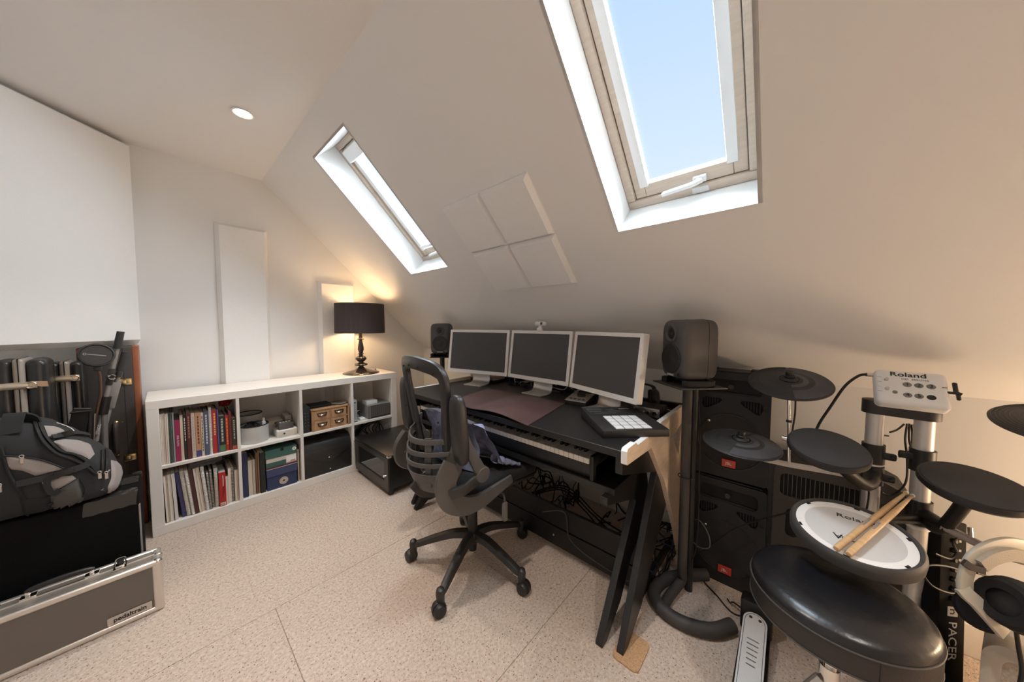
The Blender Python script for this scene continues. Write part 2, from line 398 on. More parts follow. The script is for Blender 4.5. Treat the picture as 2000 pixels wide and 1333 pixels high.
# ------------------------------------------------------------------ acoustic panels
def bevel_panel(w, h, t, b):
    # face towards +z, outline in xy from 0,0
    vs = [(0, 0, 0), (w, 0, 0), (w, h, 0), (0, h, 0), (0, 0, t*.25), (w, 0, t*.25), (w, h, t*.25), (0, h, t*.25), (b, b, t), (w-b, b, t), (w-b, h-b, t), (b, h-b, t)]
    fs = [(0, 3, 2, 1), (8, 9, 10, 11)]
    for a in (0, 4):
        for i in range(4): fs.append((a+i, a+(i+1) % 4, a+4+(i+1) % 4, a+4+i))
    return vs, fs
def panel(name, label, w, h, t, b, mtx, group=None, cat='acoustic panel'):
    vs, fs = bevel_panel(w, h, t, b); o = MB().add(vs, fs).part(name, FOAM, smooth=False); o.matrix_world = mtx
    return tag(o, label, cat, group)
def basis(o, x, y, z):
    m = M.Identity(4)
    for i, a in enumerate((V(x), V(y), V(z))):
        a = a.normalized()
        for j in range(3): m[j][i] = a[j]
    m.translation = V(o); return m
ud = V((1, 0, -KS)).normalized()
for i in range(2):
    for j in range(2):
        o = V((1.036, .848, zs(1.036))) + ud*(.2955*i) + V((0, 1, 0))*(.296*j)
        panel('acoustic_tile', 'square off-white acoustic tile in the block of four on the sloping ceiling', .294, .2935, .028, .016, basis(o, (0, 1, 0), ud, -NS), 'acoustic tiles on the slope')
panel('wall_acoustic_panel', 'tall narrow off-white acoustic panel on the end wall above the bookshelf', .30, 1.2, .045, .022, basis((.262, YG, .757), (1, 0, 0), (0, 0, 1), (0, -1, 0)))
panel('wall_acoustic_panel', 'narrow off-white acoustic panel on the end wall behind the table lamp', .305, 1.2, .045, .022, basis((.905, YG, .405), (1, 0, 0), (0, 0, 1), (0, -1, 0)))
dv = V((math.cos(math.radians(44)), math.sin(math.radians(44)), 0)); nv = V((dv.y, -dv.x, 0))
pr = V((-.098, 3.046, 1.098))
panel('corner_acoustic_panel', 'large white acoustic panel hung across the corner above the instrument cases', .62, 1.236, .07, .03, basis(pr - dv*.60 - nv*.07, dv, (0, 0, 1), nv))
# ================================================================== white cube shelf and what stands in it
SX, SY, SD, SH = -.091, 2.677, .39, .79
sh = thing('cube_shelf', 'long white eight-cube shelf unit along the end wall', 'bookshelf', (SX, SY, 0))
MB().rbox(0, 1.49, 0, SD, SH-.05, SH, .002, 1).part('top_panel', WHITE, sh)
MB().rbox(0, 1.49, 0, SD, 0, .054, .002, 1).part('bottom_panel', WHITE, sh)
for x in (0, 1.44): MB().rbox(x, x+.05, .0005, SD-.0005, .05, SH-.048, .002, 1).part('side_panel', WHITE, sh)
CX = [(.05, .381), (.398, .732), (.751, 1.092), (1.112, 1.44)]
for a, b in ((.381, .398), (.732, .751), (1.092, 1.112)): MB().rbox(a, b, .001, SD-.001, .05, SH-.048, .001, 1).part('divider', WHITE, sh)
for a, b in CX: MB().rbox(a-.002, b+.002, .001, SD-.001, .386, .404, .001, 1).part('shelf_board', WHITE, sh)
ZT, ZB = .404, .054
def lean_mtx(p, a): return T(*p) @ RY(a)
def book(p, w, h, d, cover, label, lean=0, kind='book', title=None, group=None, foot=None):
    """p = front lower left corner; spine faces -Y"""
    o = thing('book' if kind == 'book' else kind, label, 'book' if kind in ('book', 'paperback') else ('notebook' if kind == 'spiral_notebook' else kind.replace('_', ' ')), p, 0, group)
    o.rotation_euler = (0, lean, 0)
    c = .0016 if w > .006 else .0005
    if kind == 'spiral_notebook':
        MB().box(0, w, .006, d, 0, h).part('pages', PAPER, o, smooth=False)
        MB().box(0, .001, .004, d+.001, 0, h+.001).box(w-.001, w, .004, d+.001, 0, h+.001).part('cover', ccol(cover), o, smooth=False)
        mb = MB(); n = int(h/.0095)
        for k in range(n):
            z = .006+k*(h-.012)/(n-1)
            mb.tube([(w/2+(w*.5-.0018)*math.cos(t), .004+.006*math.sin(t)*1.0, z) for t in [2*PI*q/7 for q in range(7)]], .0013, 4, True)
        mb.part('wire_binding', ALUP if sum(cover) > .6 else BLK, o)
    elif kind == 'magazine':
        MB().box(0, w, 0, d, 0, h).part('pages', ccol(cover), o, smooth=False)
        MB().box(.0003, w*.5, -.0005, d*.3, h*.02, h*.98).part('cover', PAPER, o, smooth=False)
    else:
        MB().box(0, c, 0, d, 0, h).box(w-c, w, 0, d, 0, h).box(0, w, 0, c, 0, h).part('cover', ccol(cover), o, smooth=False, bevel=.0004)
        MB().box(c, w-c, c, d-.004, .002, h-.004).part('pages', PAPER, o, smooth=False)
        if foot: MB().box(.0004, w-.0004, -.0006, .002, .004, h*foot[1]).part('spine_band', ccol(foot[0]), o, smooth=False)
        if title and w > .008:
            if isinstance(title, str): text('spine_lettering', title, w*.55, WHT, T(w/2, -.0006, h*.50) @ RX(PI/2) @ RZ(-PI/2), o, sx=1.0)
            else:
                mb = MB(); z = h*.92
                while z > h*title[1]:
                    L = random.uniform(.008, .02); mb.box(w*.36, w*.66, -.0007, .001, z-L, z); z -= L+.005
                mb.part('spine_lettering', ccol(title[0]), o, smooth=False)
    return o
def K1(x): return 300+x*.10502
def J1(y): return 770+y*.10502
WTX = ((.75, .72, .68), .45)
# bottom-left, bottom-right, top-left zoom x, top y, base y
row = [
 (140, 172, 100, 380, 1330, (.62, .55, .46), 'thin cream magazine against the left end of the upper shelf row', 'magazine', None, None),
 (174, 205, 125, 372, 1328, (.70, .62, .52), 'thin off-white songbook beside the leftmost cream magazine', 'magazine', None, None),
 (207, 245, 165, 370, 1325, (.72, .66, .58), 'creased pale songbook among the thin ones on the upper row', 'magazine', None, None),
 (247, 280, 200, 368, 1322, (.60, .46, .40), 'pinkish thin songbook beside the pale songbooks', 'magazine', None, None),
 (282, 312, 235, 362, 1318, (.66, .60, .54), 'ivory thin songbook left of the dark green one', 'magazine', None, None),
 (315, 350, 270, 350, 1305, (.045, .06, .05), 'thin black-green songbook left of the grey one', 'book', None, None),
 (352, 388, 305, 350, 1298, (.10, .14, .13), 'thin grey-green songbook in the upper row', 'book', None, None),
 (390, 420, 335, 345, 1290, (.34, .34, .34), 'thin grey songbook left of the magenta book', 'book', None, None),
 (425, 522, 380, 492, 1285, (.32, .018, .085), 'magenta paperback with white lettering, shorter than its neighbours', 'book', 'PINK FLOYD', None),
 (524, 580, 482, 396, 1255, (.62, .50, .38), 'cream softback between the magenta and the black book', 'book', None, None),
 (584, 640, 540, 388, 1240, (.02, .018, .018), 'black book with white spine letters beside the oxblood one', 'book', WTX, None),
 (642, 724, 600, 352, 1225, (.10, .022, .02), 'thick oxblood book beside the black book', 'book', ((.4, .2, .15), .5), None),
 (728, 800, 692, 356, 1195, (.60, .49, .40), 'beige book with faint grey spine letters', 'book', ((.42, .38, .36), .2), None),
 (804, 905, 768, 352, 1180, (.55, .28, .16), 'orange patchwork-spined book with a blue foot', 'book', ((.12, .06, .04), .35), ((.06, .06, .20), .15)),
 (907, 956, 872, 348, 1150, (.66, .58, .46), 'cream book with black spine letters', 'book', ((.05, .05, .05), .1), None),
 (960, 1052, 922, 328, 1135, (.085, .10, .16), 'slate blue songbook with pale spine letters', 'book', ((.62, .62, .66), .3), None),
 (1054, 1110, 1020, 258, 1120, (.60, .52, .42), 'tall cream wire-bound songbook in the upper row', 'spiral_notebook', None, None),
 (1112, 1205, 1078, 298, 1110, (.42, .03, .03), 'bright red songbook with yellow spine letters', 'book', ((.7, .5, .2), .45), None),
 (1208, 1226, 1192, 290, 1090, (.09, .10, .30), 'thin blue booklet pressed against the bright red songbook', 'book', None, None),
 (1230, 1352, 1200, 415, 1075, (.016, .016, .016), 'squat black book with a green square at its foot', 'book', ((.45, .48, .47), .3), ((.08, .17, .07), .19)),
 (1356, 1416, 1328, 400, 1055, (.46, .035, .02), 'shorter red book with orange letters beside the black book', 'book', ((.75, .35, .1), .2), None),
 (1418, 1470, 1380, 330, 1050, (.14, .02, .02), 'dark red taller book near the right divider of the upper row', 'book', None, None),
 (1474, 1552, 1440, 440, 1035, (.045, .045, .032), 'olive-black book with a red foot at the right end of the upper row', 'book', ((.5, .5, .42), .35), ((.55, .10, .06), .12)),
]
YB = SY+.022
prev = SX+.0505
for b0, b1, t0, ty, by, c, lab, kind, ti, ft in row:
    a = ony(K1(b0), J1(by), YB); b = ony(K1(b1), J1(by), YB)
    k = .331/.3375
    x0 = max(prev+.0004, a.x); x1 = min(max(b.x, x0+.006), SX+.3805)
    h = min(ony(K1(t0+20), J1(ty), YB).z-ZT, .325)
    prev = x1
    book((x0, YB+random.uniform(-.006, .004), ZT), x1-x0, h, random.uniform(.19, .24), c, lab, 0, kind, ti, 'books on the upper shelf row', ft)
# lower row, leaning
def K2(x): return 305+x*.1125
def J2(y): return 880+y*.1125
low = [
 (172, 232, 98, 430, 1290, (.44, .34, .28), 'worn tan magazine leaning at the left end of the lower row', 'magazine'),
 (236, 290, 160, 385, 1262, (.66, .58, .50), 'pale magazine leaning in the lower row by the tan one', 'magazine'),
 (294, 345, 205, 375, 1215, (.68, .66, .66), 'white leaflet bundle leaning left of the violet folder', 'magazine'),
 (425, 495, 280, 372, 1165, (.055, .05, .145), 'violet-blue folder leaning in the lower row', 'book'),
 (500, 572, 345, 345, 1140, (.60, .52, .40), 'cream wire-bound book leaning against the violet folder', 'spiral_notebook'),
 (576, 636, 415, 330, 1120, (.50, .42, .34), 'tan wire-bound book leaning beside the maroon one', 'spiral_notebook'),
 (640, 704, 472, 300, 1095, (.075, .025, .022), 'maroon book leaning between wire-bound and cream ones', 'book'),
 (706, 738, 552, 292, 1085, (.60, .52, .42), 'cream softback leaning right of the maroon book', 'magazine'),
 (740, 798, 600, 288, 1075, (.64, .56, .45), 'ivory softback leaning left of the white wire-bound pad', 'magazine'),
 (802, 860, 690, 282, 1045, (.70, .69, .70), 'white wire-bound pad leaning in the middle of the lower row', 'spiral_notebook'),
 (866, 900, 790, 430, 1000, (.10, .09, .085), 'thin dark wire-bound notebook behind the white pads', 'spiral_notebook'),
 (904, 942, 860, 380, 990, (.13, .12, .11), 'dark grey wire-bound notebook left of the shorter white pad', 'spiral_notebook'),
 (946, 1010, 912, 352, 945, (.68, .66, .66), 'white wire-bound pad pressed against the red box', 'spiral_notebook'),
 (1204, 1240, 1186, 480, 895, (.62, .54, .46), 'thin cream booklet right of the red box', 'magazine'),
 (1254, 1300, 1236, 330, 890, (.66, .58, .48), 'cream softback near the right divider of the lower row', 'magazine'),
 (1302, 1342, 1290, 320, 880, (.12, .10, .09), 'dark wire-bound notebook near the right divider', 'spiral_notebook'),
 (1350, 1415, 1335, 360, 875, (.50, .42, .36), 'crumpled tan paper folder against the divider of the lower row', 'magazine'),
]
LEAN = (.02, .02, .03, .085, .085, .085, .085, .08, .08, .07, .05, .04, .01, 0, 0, 0, 0)
items = [list(q)+[LEAN[k]] for k, q in enumerate(low)]
items.insert(13, [1012, 1188, 990, 430, 985, None, None, 'carton', 0])
xr, ap, hp_, lay = SX+.0505, 0.0, .30, []
for b0, b1, t0, ty, by, c, lab, kind, a in items:
    w = min(max(ony(K2(b1), J2(by), YB).x-ony(K2(b0), J2(by), YB).x, .007), .034)*.80
    h = min(ony(K2(t0), J2(ty), YB).z-ZB, .285) if kind != 'carton' else .222
    x0 = xr+max(0, min(h, hp_)*(math.tan(a)-math.tan(ap)))+.0004
    lay.append([x0, w, h]); xr, ap, hp_ = x0+w/math.cos(a), a, h
slack = (SX+.3805-xr)/len(items)          # share what is left over as thickness
shift = 0
for (x0, w, h), (b0, b1, t0, ty, by, c, lab, kind, a) in zip(lay, items):
    x0 += shift; w += slack*.98; shift += slack
    if kind == 'carton': CA, CW = x0, w; continue
    book((x0, YB+random.uniform(-.005, .01), ZB+.0003), w*math.cos(a)*.985, h, random.uniform(.19, .24), c, lab, -a, kind, None, 'books on the lower shelf row')
# red carton among the pads
w = CW
o = thing('carton', 'red upright carton with a white barcode strip on the lower row', 'box', (CA, YB-.012, ZB))
MB().box(0, w, 0, .16, 0, .222).part('carton_body', ccol((.45, .02, .018)), o, smooth=False, bevel=.0008)
MB().box(.001, w-.001, .001, .159, .2221, .2235).part('carton_top', ccol((.5, .48, .47)), o, smooth=False)
MB().box(w*.12, w*.88, -.0006, .001, .006, .024).part('barcode_strip', PAPER, o, smooth=False)
mb = MB(); x = w*.2
while x < w*.8: mb.box(x, x+.0012, -.0012, 0, .009, .020); x += random.choice((.0022, .003, .004))
mb.part('barcode', INK, o, smooth=False)
mb = MB()
for k in range(6): mb.tube([(w*.15, -.0004, .04+.014*k), (w*.5, -.0004, .055+.012*k), (w*.85, -.0004, .10+.012*k)], .0008, 4)
mb.part('line_print', ccol((.20, .01, .012)), o)
mb = MB().box(w*.56, w*.66, -.0008, .001, .13, .20).part('carton_lettering', WHT, o, smooth=False)
# grey paper stack lying over the lower row
def sag(i):
    def f(u, v):
        x = .17+u*.145; y = .018+v*.2
        return (SX+x+.02*(v-.5), SY+y, .344+i*.005+.010*(u-.35)**2*4*.6+.002*math.sin(u*7+i))
    return f
pp = thing('paper_stack', 'grey sagging stack of loose sheets lying over the lower books', 'paper', (SX+.24, SY+.1, .33))
for i in range(5):
    q = MB().grid(sag(i), 14, 4).part('sheet', mat('grey_paper', (.38, .35, .34), .8), pp); q.location = (-(SX+.24), -(SY+.1), -.33)
# red plastic bag and crumpled paper above the upper row
def crump(name, lab, cat, c, r, mt, sd):
    random.seed(sd); mb = MB().ball((0, 0, 0), r[0], r[1], r[2], 22)
    mb.v = [tuple(V(v)*(1+.16*math.sin(17*v[0]/r[0]*.6+sd)+.13*math.sin(9*v[1]/r[1]+v[2]/r[2]*5))) for v in mb.v]
    o = mb.part(name, mt, ang=20); o.location = c; return tag(o, lab, cat)
crump('plastic_bag', 'crumpled shiny red bag stuffed above the red books', 'bag', (SX+.342, SY+.15, .700), (.032, .05, .026), ccol((.28, .008, .01), .25), 3)
crump('paper_bundle', 'rolled tan paper lying on top of the upper row of books', 'paper', (SX+.24, SY+.13, .716), (.05, .06, .012), ccol((.42, .31, .22)), 5)
# ---- second column, top: pots and boxes
def pot(name, lab, x, y, r, h, z=ZT):
    o = thing(name, lab, 'pot', (x, y, z))
    MB().lathe([(0, 0), (r*.97, 0), (r, .004), (r, h), (r*.96, h), (r*.955, .006), (0, .006)], 36).part('pot_wall', mat('pale_grey_tin', (.60, .59, .57), .55, .1), o)
    MB().tube([(r*math.cos(t)*.985, r*math.sin(t)*.985, h) for t in [2*PI*k/36 for k in range(36)]], .0035, 6, True).part('rim', BLKM, o)
    return o
c2 = SX+.398
p1 = pot('storage_tin', 'round pale grey tin full of small things, front of the shelf', c2+.052, SY+.115, .082, .118)
p2 = pot('storage_tin', 'empty round pale grey tin with dark rim behind the full one', c2+.080, SY+.285, .078, .165)
p1.location.x = c2+.086; p2.location.x = c2+.082
for i, (dx, dy, r) in enumerate(((-.035, -.02, .03), (.01, -.03, .026), (-.01, .03, .03), (.035, .01, .022))):
    crump('pouch', 'small dark pouch heaped in the round tin' if i != 3 else 'grey cloth pouch heaped in the round tin', 'pouch', (p1.location.x+dx, p1.location.y+dy, ZT+.108), (r, r, .022), BLKM if i < 3 else ccol((.2, .19, .18)), 11+i).__setitem__('group', 'pouches in the tin')
o = thing('small_bottle', 'small white bottle poking out of the round tin', 'bottle', (p1.location.x+.052, p1.location.y-.012, ZT+.004))
MB().lathe([(0, 0), (.012, 0), (.013, .10), (.012, .125), (.006, .132), (.006, .138), (0, .138)], 20).part('bottle_body', WHT, o)
MB().lathe([(.0075, .134), (.0075, .152), (0, .153)], 16).part('cap', PAPER, o)
o = thing('keepsake_box', 'cream lidded box with a dark button behind the round tin', 'box', (c2+.172, SY+.20, ZT))
MB().rbox(0, .095, 0, .12, 0, .075, .003).part('box_body', mat('cream_card', (.62, .56, .49), .7), o)
MB().rbox(-.003, .098, -.003, .123, .062, .098, .004).part('lid', mat('cream_card', (.62, .56, .49)), o)
MB().cyl((.05, -.002, .078), (.05, -.006, .078), .005).part('button', BLKM, o)
o = thing('white_drawer_box', 'low white two-drawer box under the smoked plastic case', 'box', (c2+.205, SY+.05, ZT))
MB().rbox(0, .122, 0, .14, 0, .052, .003).part('box_body', WHT, o)
for x in (.003, .081):
    MB().rbox(x, x+(.076 if x < .05 else .038), -.003, .01, .004, .048, .002).part('drawer', mat('cream_card', (.62, .56, .49)), o)
MB().rbox(.036, .046, -.006, 0, .022, .032, .001).part('knob', BLKM, o)
o = thing('cassette_case', 'smoked grey plastic case standing on the low white box', 'box', (c2+.218, SY+.062, ZT+.0525))
MB().rbox(0, .088, 0, .10, 0, .044, .003).part('case_body', mat('smoke_plastic', (.10, .09, .085), .15), o)
mb = MB()
for k in range(4): mb.box(.012+k*.018, .024+k*.018, .03, .06, .044, .0448)
mb.part('label_print', WHT, o, smooth=False)
o = thing('clear_box', 'stack of pale translucent boxes at the right of the pot shelf', 'box', (c2+.285, SY+.205, ZT))
MB().rbox(0, .045, 0, .14, 0, .06, .003).part('lower_box', mat('pale_plastic', (.56, .52, .47), .25), o)
MB().rbox(.002, .044, .004, .136, .061, .112, .003).part('upper_box', mat('pale_plastic', (.56, .52, .47)), o)
# ---- second column, bottom
def slab(name, lab, cat, x, w, h, d, c, y=.03, lean=0, pages=True):
    return book((c2+x, SY+y, ZB), w, h, d, c, lab, lean, 'book')
slab('folder', 'tall navy folder at the left of the shoebox shelf', 'folder', .006, .026, .305, .24, (.02, .028, .085))
slab('book', 'cream hardback between the navy folder and the brown sleeves', 'book', .034, .022, .245, .2, (.60, .53, .43), .035)
slab('book', 'second cream book, spotted, beside the brown sleeves', 'book', .058, .014, .245, .2, (.52, .44, .35), .035)
slab('book', 'brown card sleeve with a gilt edge on the shoebox shelf', 'book', .074, .010, .29, .24, (.16, .09, .05), .03)
slab('book', 'tan card sleeve leaning on the black binder', 'book', .086, .008, .30, .24, (.33, .20, .12), .03)
slab('book', 'glossy black binder left of the blue shoebox', 'book', .096, .028, .285, .25, (.014, .014, .014), .02)
slab('book', 'thin cream sleeve wedged right of the blue shoebox', 'book', .3175, .009, .24, .2, (.55, .46, .36), .03)
o = thing('shoebox', 'dark blue shoebox with a round star badge on its end', 'box', (c2+.131, SY+.016, ZB))
MB().rbox(0, .176, 0, .30, 0, .128, .002, 1).part('box_body', NAVY, o)
MB().rbox(-.002, .180, -.004, .302, .095, .150, .002, 1).part('lid', mat('blue_lid', (.045, .06, .15), .5), o)
MB().box(-.002, .180, -.0055, .302, .1505, .153).part('white_line', WHT, o, smooth=False)
MB().box(-.002, .180, -.0052, .302, .153, .160).part('maroon_line', MAROON, o, smooth=False)
bm_ = M(((1, 0, 0, 0), (0, 0, -1, 0), (0, 1, 0, 0), (0, 0, 0, 1)))
MB().poly(circ(.096, .046, .026, 32), .0002, .0012, bm_).part('badge', mat('badge_cream', (.62, .53, .42), .6), o, smooth=False)
st = []
for k in range(10):
    a = PI/2+k*PI/5; r = .0125 if k % 2 == 0 else .005; st.append((.096+r*math.cos(a), .046+r*math.sin(a)))
MB().poly(st, .0012, .002, bm_).part('star', NAVY, o, smooth=False)
ring = MB()
for k in range(22):
    a = 2*PI*k/22; ring.box(-.0012, .0012, -.0022, .0022, .0012, .0018, bm_ @ T(.096+.0195*math.cos(a), .046+.0195*math.sin(a), 0) @ RZ(a))
ring.part('badge_lettering', ccol((.30, .16, .12)), o, smooth=False)
o = thing('shoebox', 'green and cream shoebox lying on the blue one', 'box', (c2+.130, SY+.02, ZB+.161))
MB().rbox(0, .180, 0, .30, 0, .062, .002, 1).part('box_body', mat('cream_card', (.62, .56, .49)), o)
MB().box(-.001, .115, -.001, .30, .002, .034).part('green_band', GREENB, o, smooth=False)
MB().box(.116, .176, -.0018, .002, .010, .052).part('size_label', WHT, o, smooth=False)
MB().box(.142, .17, -.0022, 0, .013, .018).part('label_print', ccol((.45, .05, .03)), o, smooth=False)
o = thing('shoebox', 'dark green box lid with a white round mark, topmost on the shoeboxes', 'box', (c2+.126, SY+.018, ZB+.2245))
MB().rbox(0, .186, 0, .31, 0, .060, .002, 1).part('lid', GREENB, o)
MB().box(.088, .106, -.0006, .004, .040, .0605).part('finger_slot', BLKM, o, smooth=False)
MB().poly(circ(.170, .036, .0125, 24), .0002, .0014, bm_).part('round_mark', WHT, o, smooth=False)
MB().poly([(.165, .032), (.170, .043), (.175, .032), (.170, .035)], .0014, .002, bm_).part('mark_sign', INK, o, smooth=False)
# ---- third column, top
c3 = SX+.751
o = thing('hard_drive_tower', 'upright black electronics box left of the little wooden drawers', 'device', (c3+.004, SY+.03, ZT))
MB().rbox(0, .052, 0, .20, .008, .195, .006).part('casing', mat('blue_black_plastic', (.018, .019, .024), .4), o)
MB().rbox(-.002, .056, -.004, .20, 0, .010, .003).part('foot', BLK, o)
mb = MB()
for k in range(5):
    for j in range(2): mb.box(.016+j*.018, .022+j*.018, -.0008, .002, .05+k*.024, .054+k*.024)
mb.part('front_print', ccol((.18, .18, .20)), o, smooth=False)
o = thing('small_drawer_chest', 'small wooden chest of four drawers with metal cup pulls', 'drawer chest', (c3+.062, SY+.012, ZT))
cb = MB().box(0, .012, 0, .2, 0, .166).box(.256, .268, 0, .2, 0, .166).box(0, .268, 0, .2, 0, .008).box(0, .268, 0, .2, .158, .166).box(.126, .134, 0, .2, .008, .158).box(.012, .256, .002, .2, .079, .086).box(.012, .256, .19, .2, 0, .166)
cb.part('carcass', WOODLT, o, smooth=False, bevel=.001)
for i in range(2):
    for j in range(2):
        x = .013+i*.122; z = .009+j*.078
        d = MB().rbox(x, x+.112, .003, .17, z, z+.069, .0015, 1).part('drawer', mat('drawer_front_wood', (.46, .27, .145), .5, var=.12, vscale=9, stretch=(9, 1, 1)), o)
        h = MB(); xc = x+.056; zc = z+.036
        h.poly([(xc-.036, zc+.014), (xc+.036, zc+.014), (xc+.028, zc-.014), (xc-.028, zc-.014)], -.003, -.0005, bm_, holes=[[(xc-.028, zc+.009), (xc-.021, zc-.008), (xc+.021, zc-.008), (xc+.028, zc+.009)]])
        h.part('label_frame', mat('aged_steel', (.12, .09, .065), .35, .8), d)
        MB().ball((xc, .002, zc-.004), .019, .014, .009, 14).part('cup_pull', mat('cup_steel', (.42, .36, .31), .3, .9), d)
MB().rbox(c3+.066, c3+.218, SY+.07, SY+.2, ZT+.1665, ZT+.186, .004).part('flat_device', BLKM)
tag(bpy.data.objects['flat_device'], 'flat black device lying on the small wooden chest', 'device')
o = MB().lathe([(0, 0), (.02, 0), (.05, .006), (.056, .010), (.05, .012), (.02, .004), (0, .004)], 28).part('glass_dish', mat('dish_glass', (.32, .31, .28), .12), None); o.location = (c3+.278, SY+.09, ZT+.1665); tag(o, 'shallow glass dish on the right of the small wooden chest', 'dish')
# ---- third column, bottom: black file case
o = thing('file_case', 'black leatherette file case with a pointed flap in the lower cube', 'case', (c3+.004, SY+.012, ZB))
prof = [(0, 0), (.24, 0), (.24, .20), (.20, .255), (.10, .275), (.03, .255), (0, .19)]
pm = M(((0, 0, 1, 0), (1, 0, 0, 0), (0, 1, 0, 0), (0, 0, 0, 1)))
pts = [(p.x, p.y) for p in cr([(p[0], p[1], 0) for p in prof], 4)]
MB().poly(pts, 0, .330, pm).part('case_body', mat('leatherette', (.016, .0155, .0155), .42, bump=.3, bscale=300), o, bevel=.003)
MB().poly([(.0, .20), (.330, .20), (.330, .165), (.19, .095), (.14, .095), (0, .165)], .0004, .004, bm_).part('flap', mat('leatherette2', (.022, .022, .022), .38), o, bevel=.001)
MB().cyl((.165, -.003, .125), (.165, -.0075, .125), .005).part('snap', CHROME, o); MB().cyl((.172, 0, .03), (.172, -.004, .03), .005).part('snap', CHROME, o)
# ---- fourth column, top
c4 = SX+1.112
o = thing('router_box', 'upright silver router with a round hole near its top', 'router', (c4+.004, SY+.03, ZT))
MB().rbox(0, .034, 0, .17, 0, .185, .003).part('casing', mat('pale_silver', (.56, .57, .60), .35, .3), o)
MB().cyl((.017, -.0005, .165), (.017, .002, .165), .006).part('hole', BLKM, o)
MB().rbox(-.001, .036, -.003, .17, 0, .006, .001).part('foot', BLK, o)
o = thing('plug_adapter', 'small white power adapter lying by the silver router', 'adapter', (c4+.065, SY+.03, ZT))
MB().rbox(0, .042, 0, .07, 0, .020, .006, 3).part('casing', WHT, o)
MB().tube(cr([(.02, .07, .012), (.01, .11, .02), (-.015, .09, .05), (-.01, .05, .06), (.02, .06, .02), (.05, .10, .005)], 6), .003, 6).part('lead', CABLEB, o)
o = thing('coiled_lead', 'coil of white lead on the shelf behind the white adapter', 'cable', (c4+.082, SY+.165, ZT+.034))
MB().tube([(.026*math.cos(t), .02*math.sin(t), .003*t-.026+.02*math.sin(t*.7)) for t in [k*.4 for k in range(40)]], .0026, 6).part('coil', WHT, o)
o = thing('drive_array', 'grey metal multi-bay drive enclosure on the upper shelf', 'device', (c4+.125, SY+.018, ZT))
MB().rbox(0, .198, .004, .25, 0, .118, .003).part('casing', mat('grey_metal_case', (.34, .325, .31), .4, .4), o)
MB().box(.004, .194, 0, .006, .006, .114).part('front_recess', BLKM, o, smooth=False)
for k in range(9): MB().rbox(.026+k*.0184, .0425+k*.0184, -.003, .004, .016, .110, .001, 1).part('drive_bay', mat('bay_brown', (.12, .105, .095), .45), o)
MB().rbox(.006, .022, -.003, .004, .01, .112, .001, 1).part('control_strip', mat('bay_light', (.22, .20, .185), .45), o)
o = MB().rbox(c4+.13, c4+.225, SY+.06, SY+.16, ZT+.1185, ZT+.150, .003).part('white_box', WHT, None); tag(o, 'small white box lying on the grey drive enclosure', 'box')
# cables in the lower fourth cube
for k in range(7):
    y = SY+.06+.03*k; z = .30+.012*math.sin(k*2.1)
    q = cr([(c4+.01, y, .21), (c4+.05+.01*k, y-.02, z-.02), (c4+.13, y-.04, z+.055-.006*k), (c4+.22+.01*k, y-.03, z+.05), (c4+.27-.02*k, y-.01, z-.03), (c4+.30, y, .13)], 7)
    tag(MB().tube(q, .005 if k % 2 else .0035, 7).part('looped_cable', CABLE), 'black cable looped inside the lowest cube behind the black cabinet', 'cable', 'cables in the shelf cube')
# ================================================================== table lamp
lx, ly = 1.163, 2.862
lp = thing('table_lamp', 'turned brown table lamp with a dark pleated drum shade, lit', 'lamp', (lx, ly, SH))
MB().lathe([(0, 0), (.148, 0), (.150, .004), (.146, .008), (.11, .019), (.06, .032), (.03, .046), (.022, .058), (0, .058)], 48).part('base', LAMPB, lp)
MB().lathe([(.018, .05), (.020, .062), (.050, .071), (.056, .080), (.046, .088), (.022, .096), (.020, .102), (.036, .112), (.046, .126), (.044, .140), (.030, .152), (.016, .160), (.018, .166), (.030, .173), (.018, .180), (.017, .186), (.026, .215), (.024, .235), (.015, .285), (.014, .296), (.030, .302), (.031, .307), (.016, .315), (.015, .33), (0, .33)], 36).part('stem', LAMPB, lp)
zb, zt = .362, .615
MB().lathe([(.203, zb), (.200, zt)], 64).lathe([(.203, zb), (.2005, zb), (.2005, zb+.002)], 64).part('shade', SHADEO, lp, weld=True)
MB().lathe([(.1995, zb+.001), (.1965, zt-.001)], 64).part('shade_lining', SHADEI, lp)
for z, r in ((zb, .2015), (zt, .1985)): MB().tube([(r*math.cos(t), r*math.sin(t), z) for t in [2*PI*k/64 for k in range(64)]], .0022, 6, True).part('shade_ring', BLK, lp)
mb = MB()
for a in (0, 2*PI/3, 4*PI/3): mb.tube([(.01*math.cos(a), .01*math.sin(a), .40), (.199*math.cos(a), .199*math.sin(a), zt-.01)], .0015, 5)
mb.part('shade_spider', CHROME, lp)
MB().cyl((0, 0, .325), (0, 0, .40), .014).part('bulb_holder', BLK, lp)
MB().ball((0, 0, .455), .03, .03, .04, 16).part('bulb', mat('warm_bulb', (1, 1, 1), .4, emit=(1, .72, .42), es=16), lp)
light('lamp_light', 'POINT', (0, 0, .455), TABLE_W, TABLE_C, lp, .041)
MB().tube(cr([(.13, .03, .004), (.155, .05, .012), (.17, .08, .006), (.19, .15, .004), (.21, .185, -.02)], 6), .0025, 6).part('lamp_lead', BLK, lp)
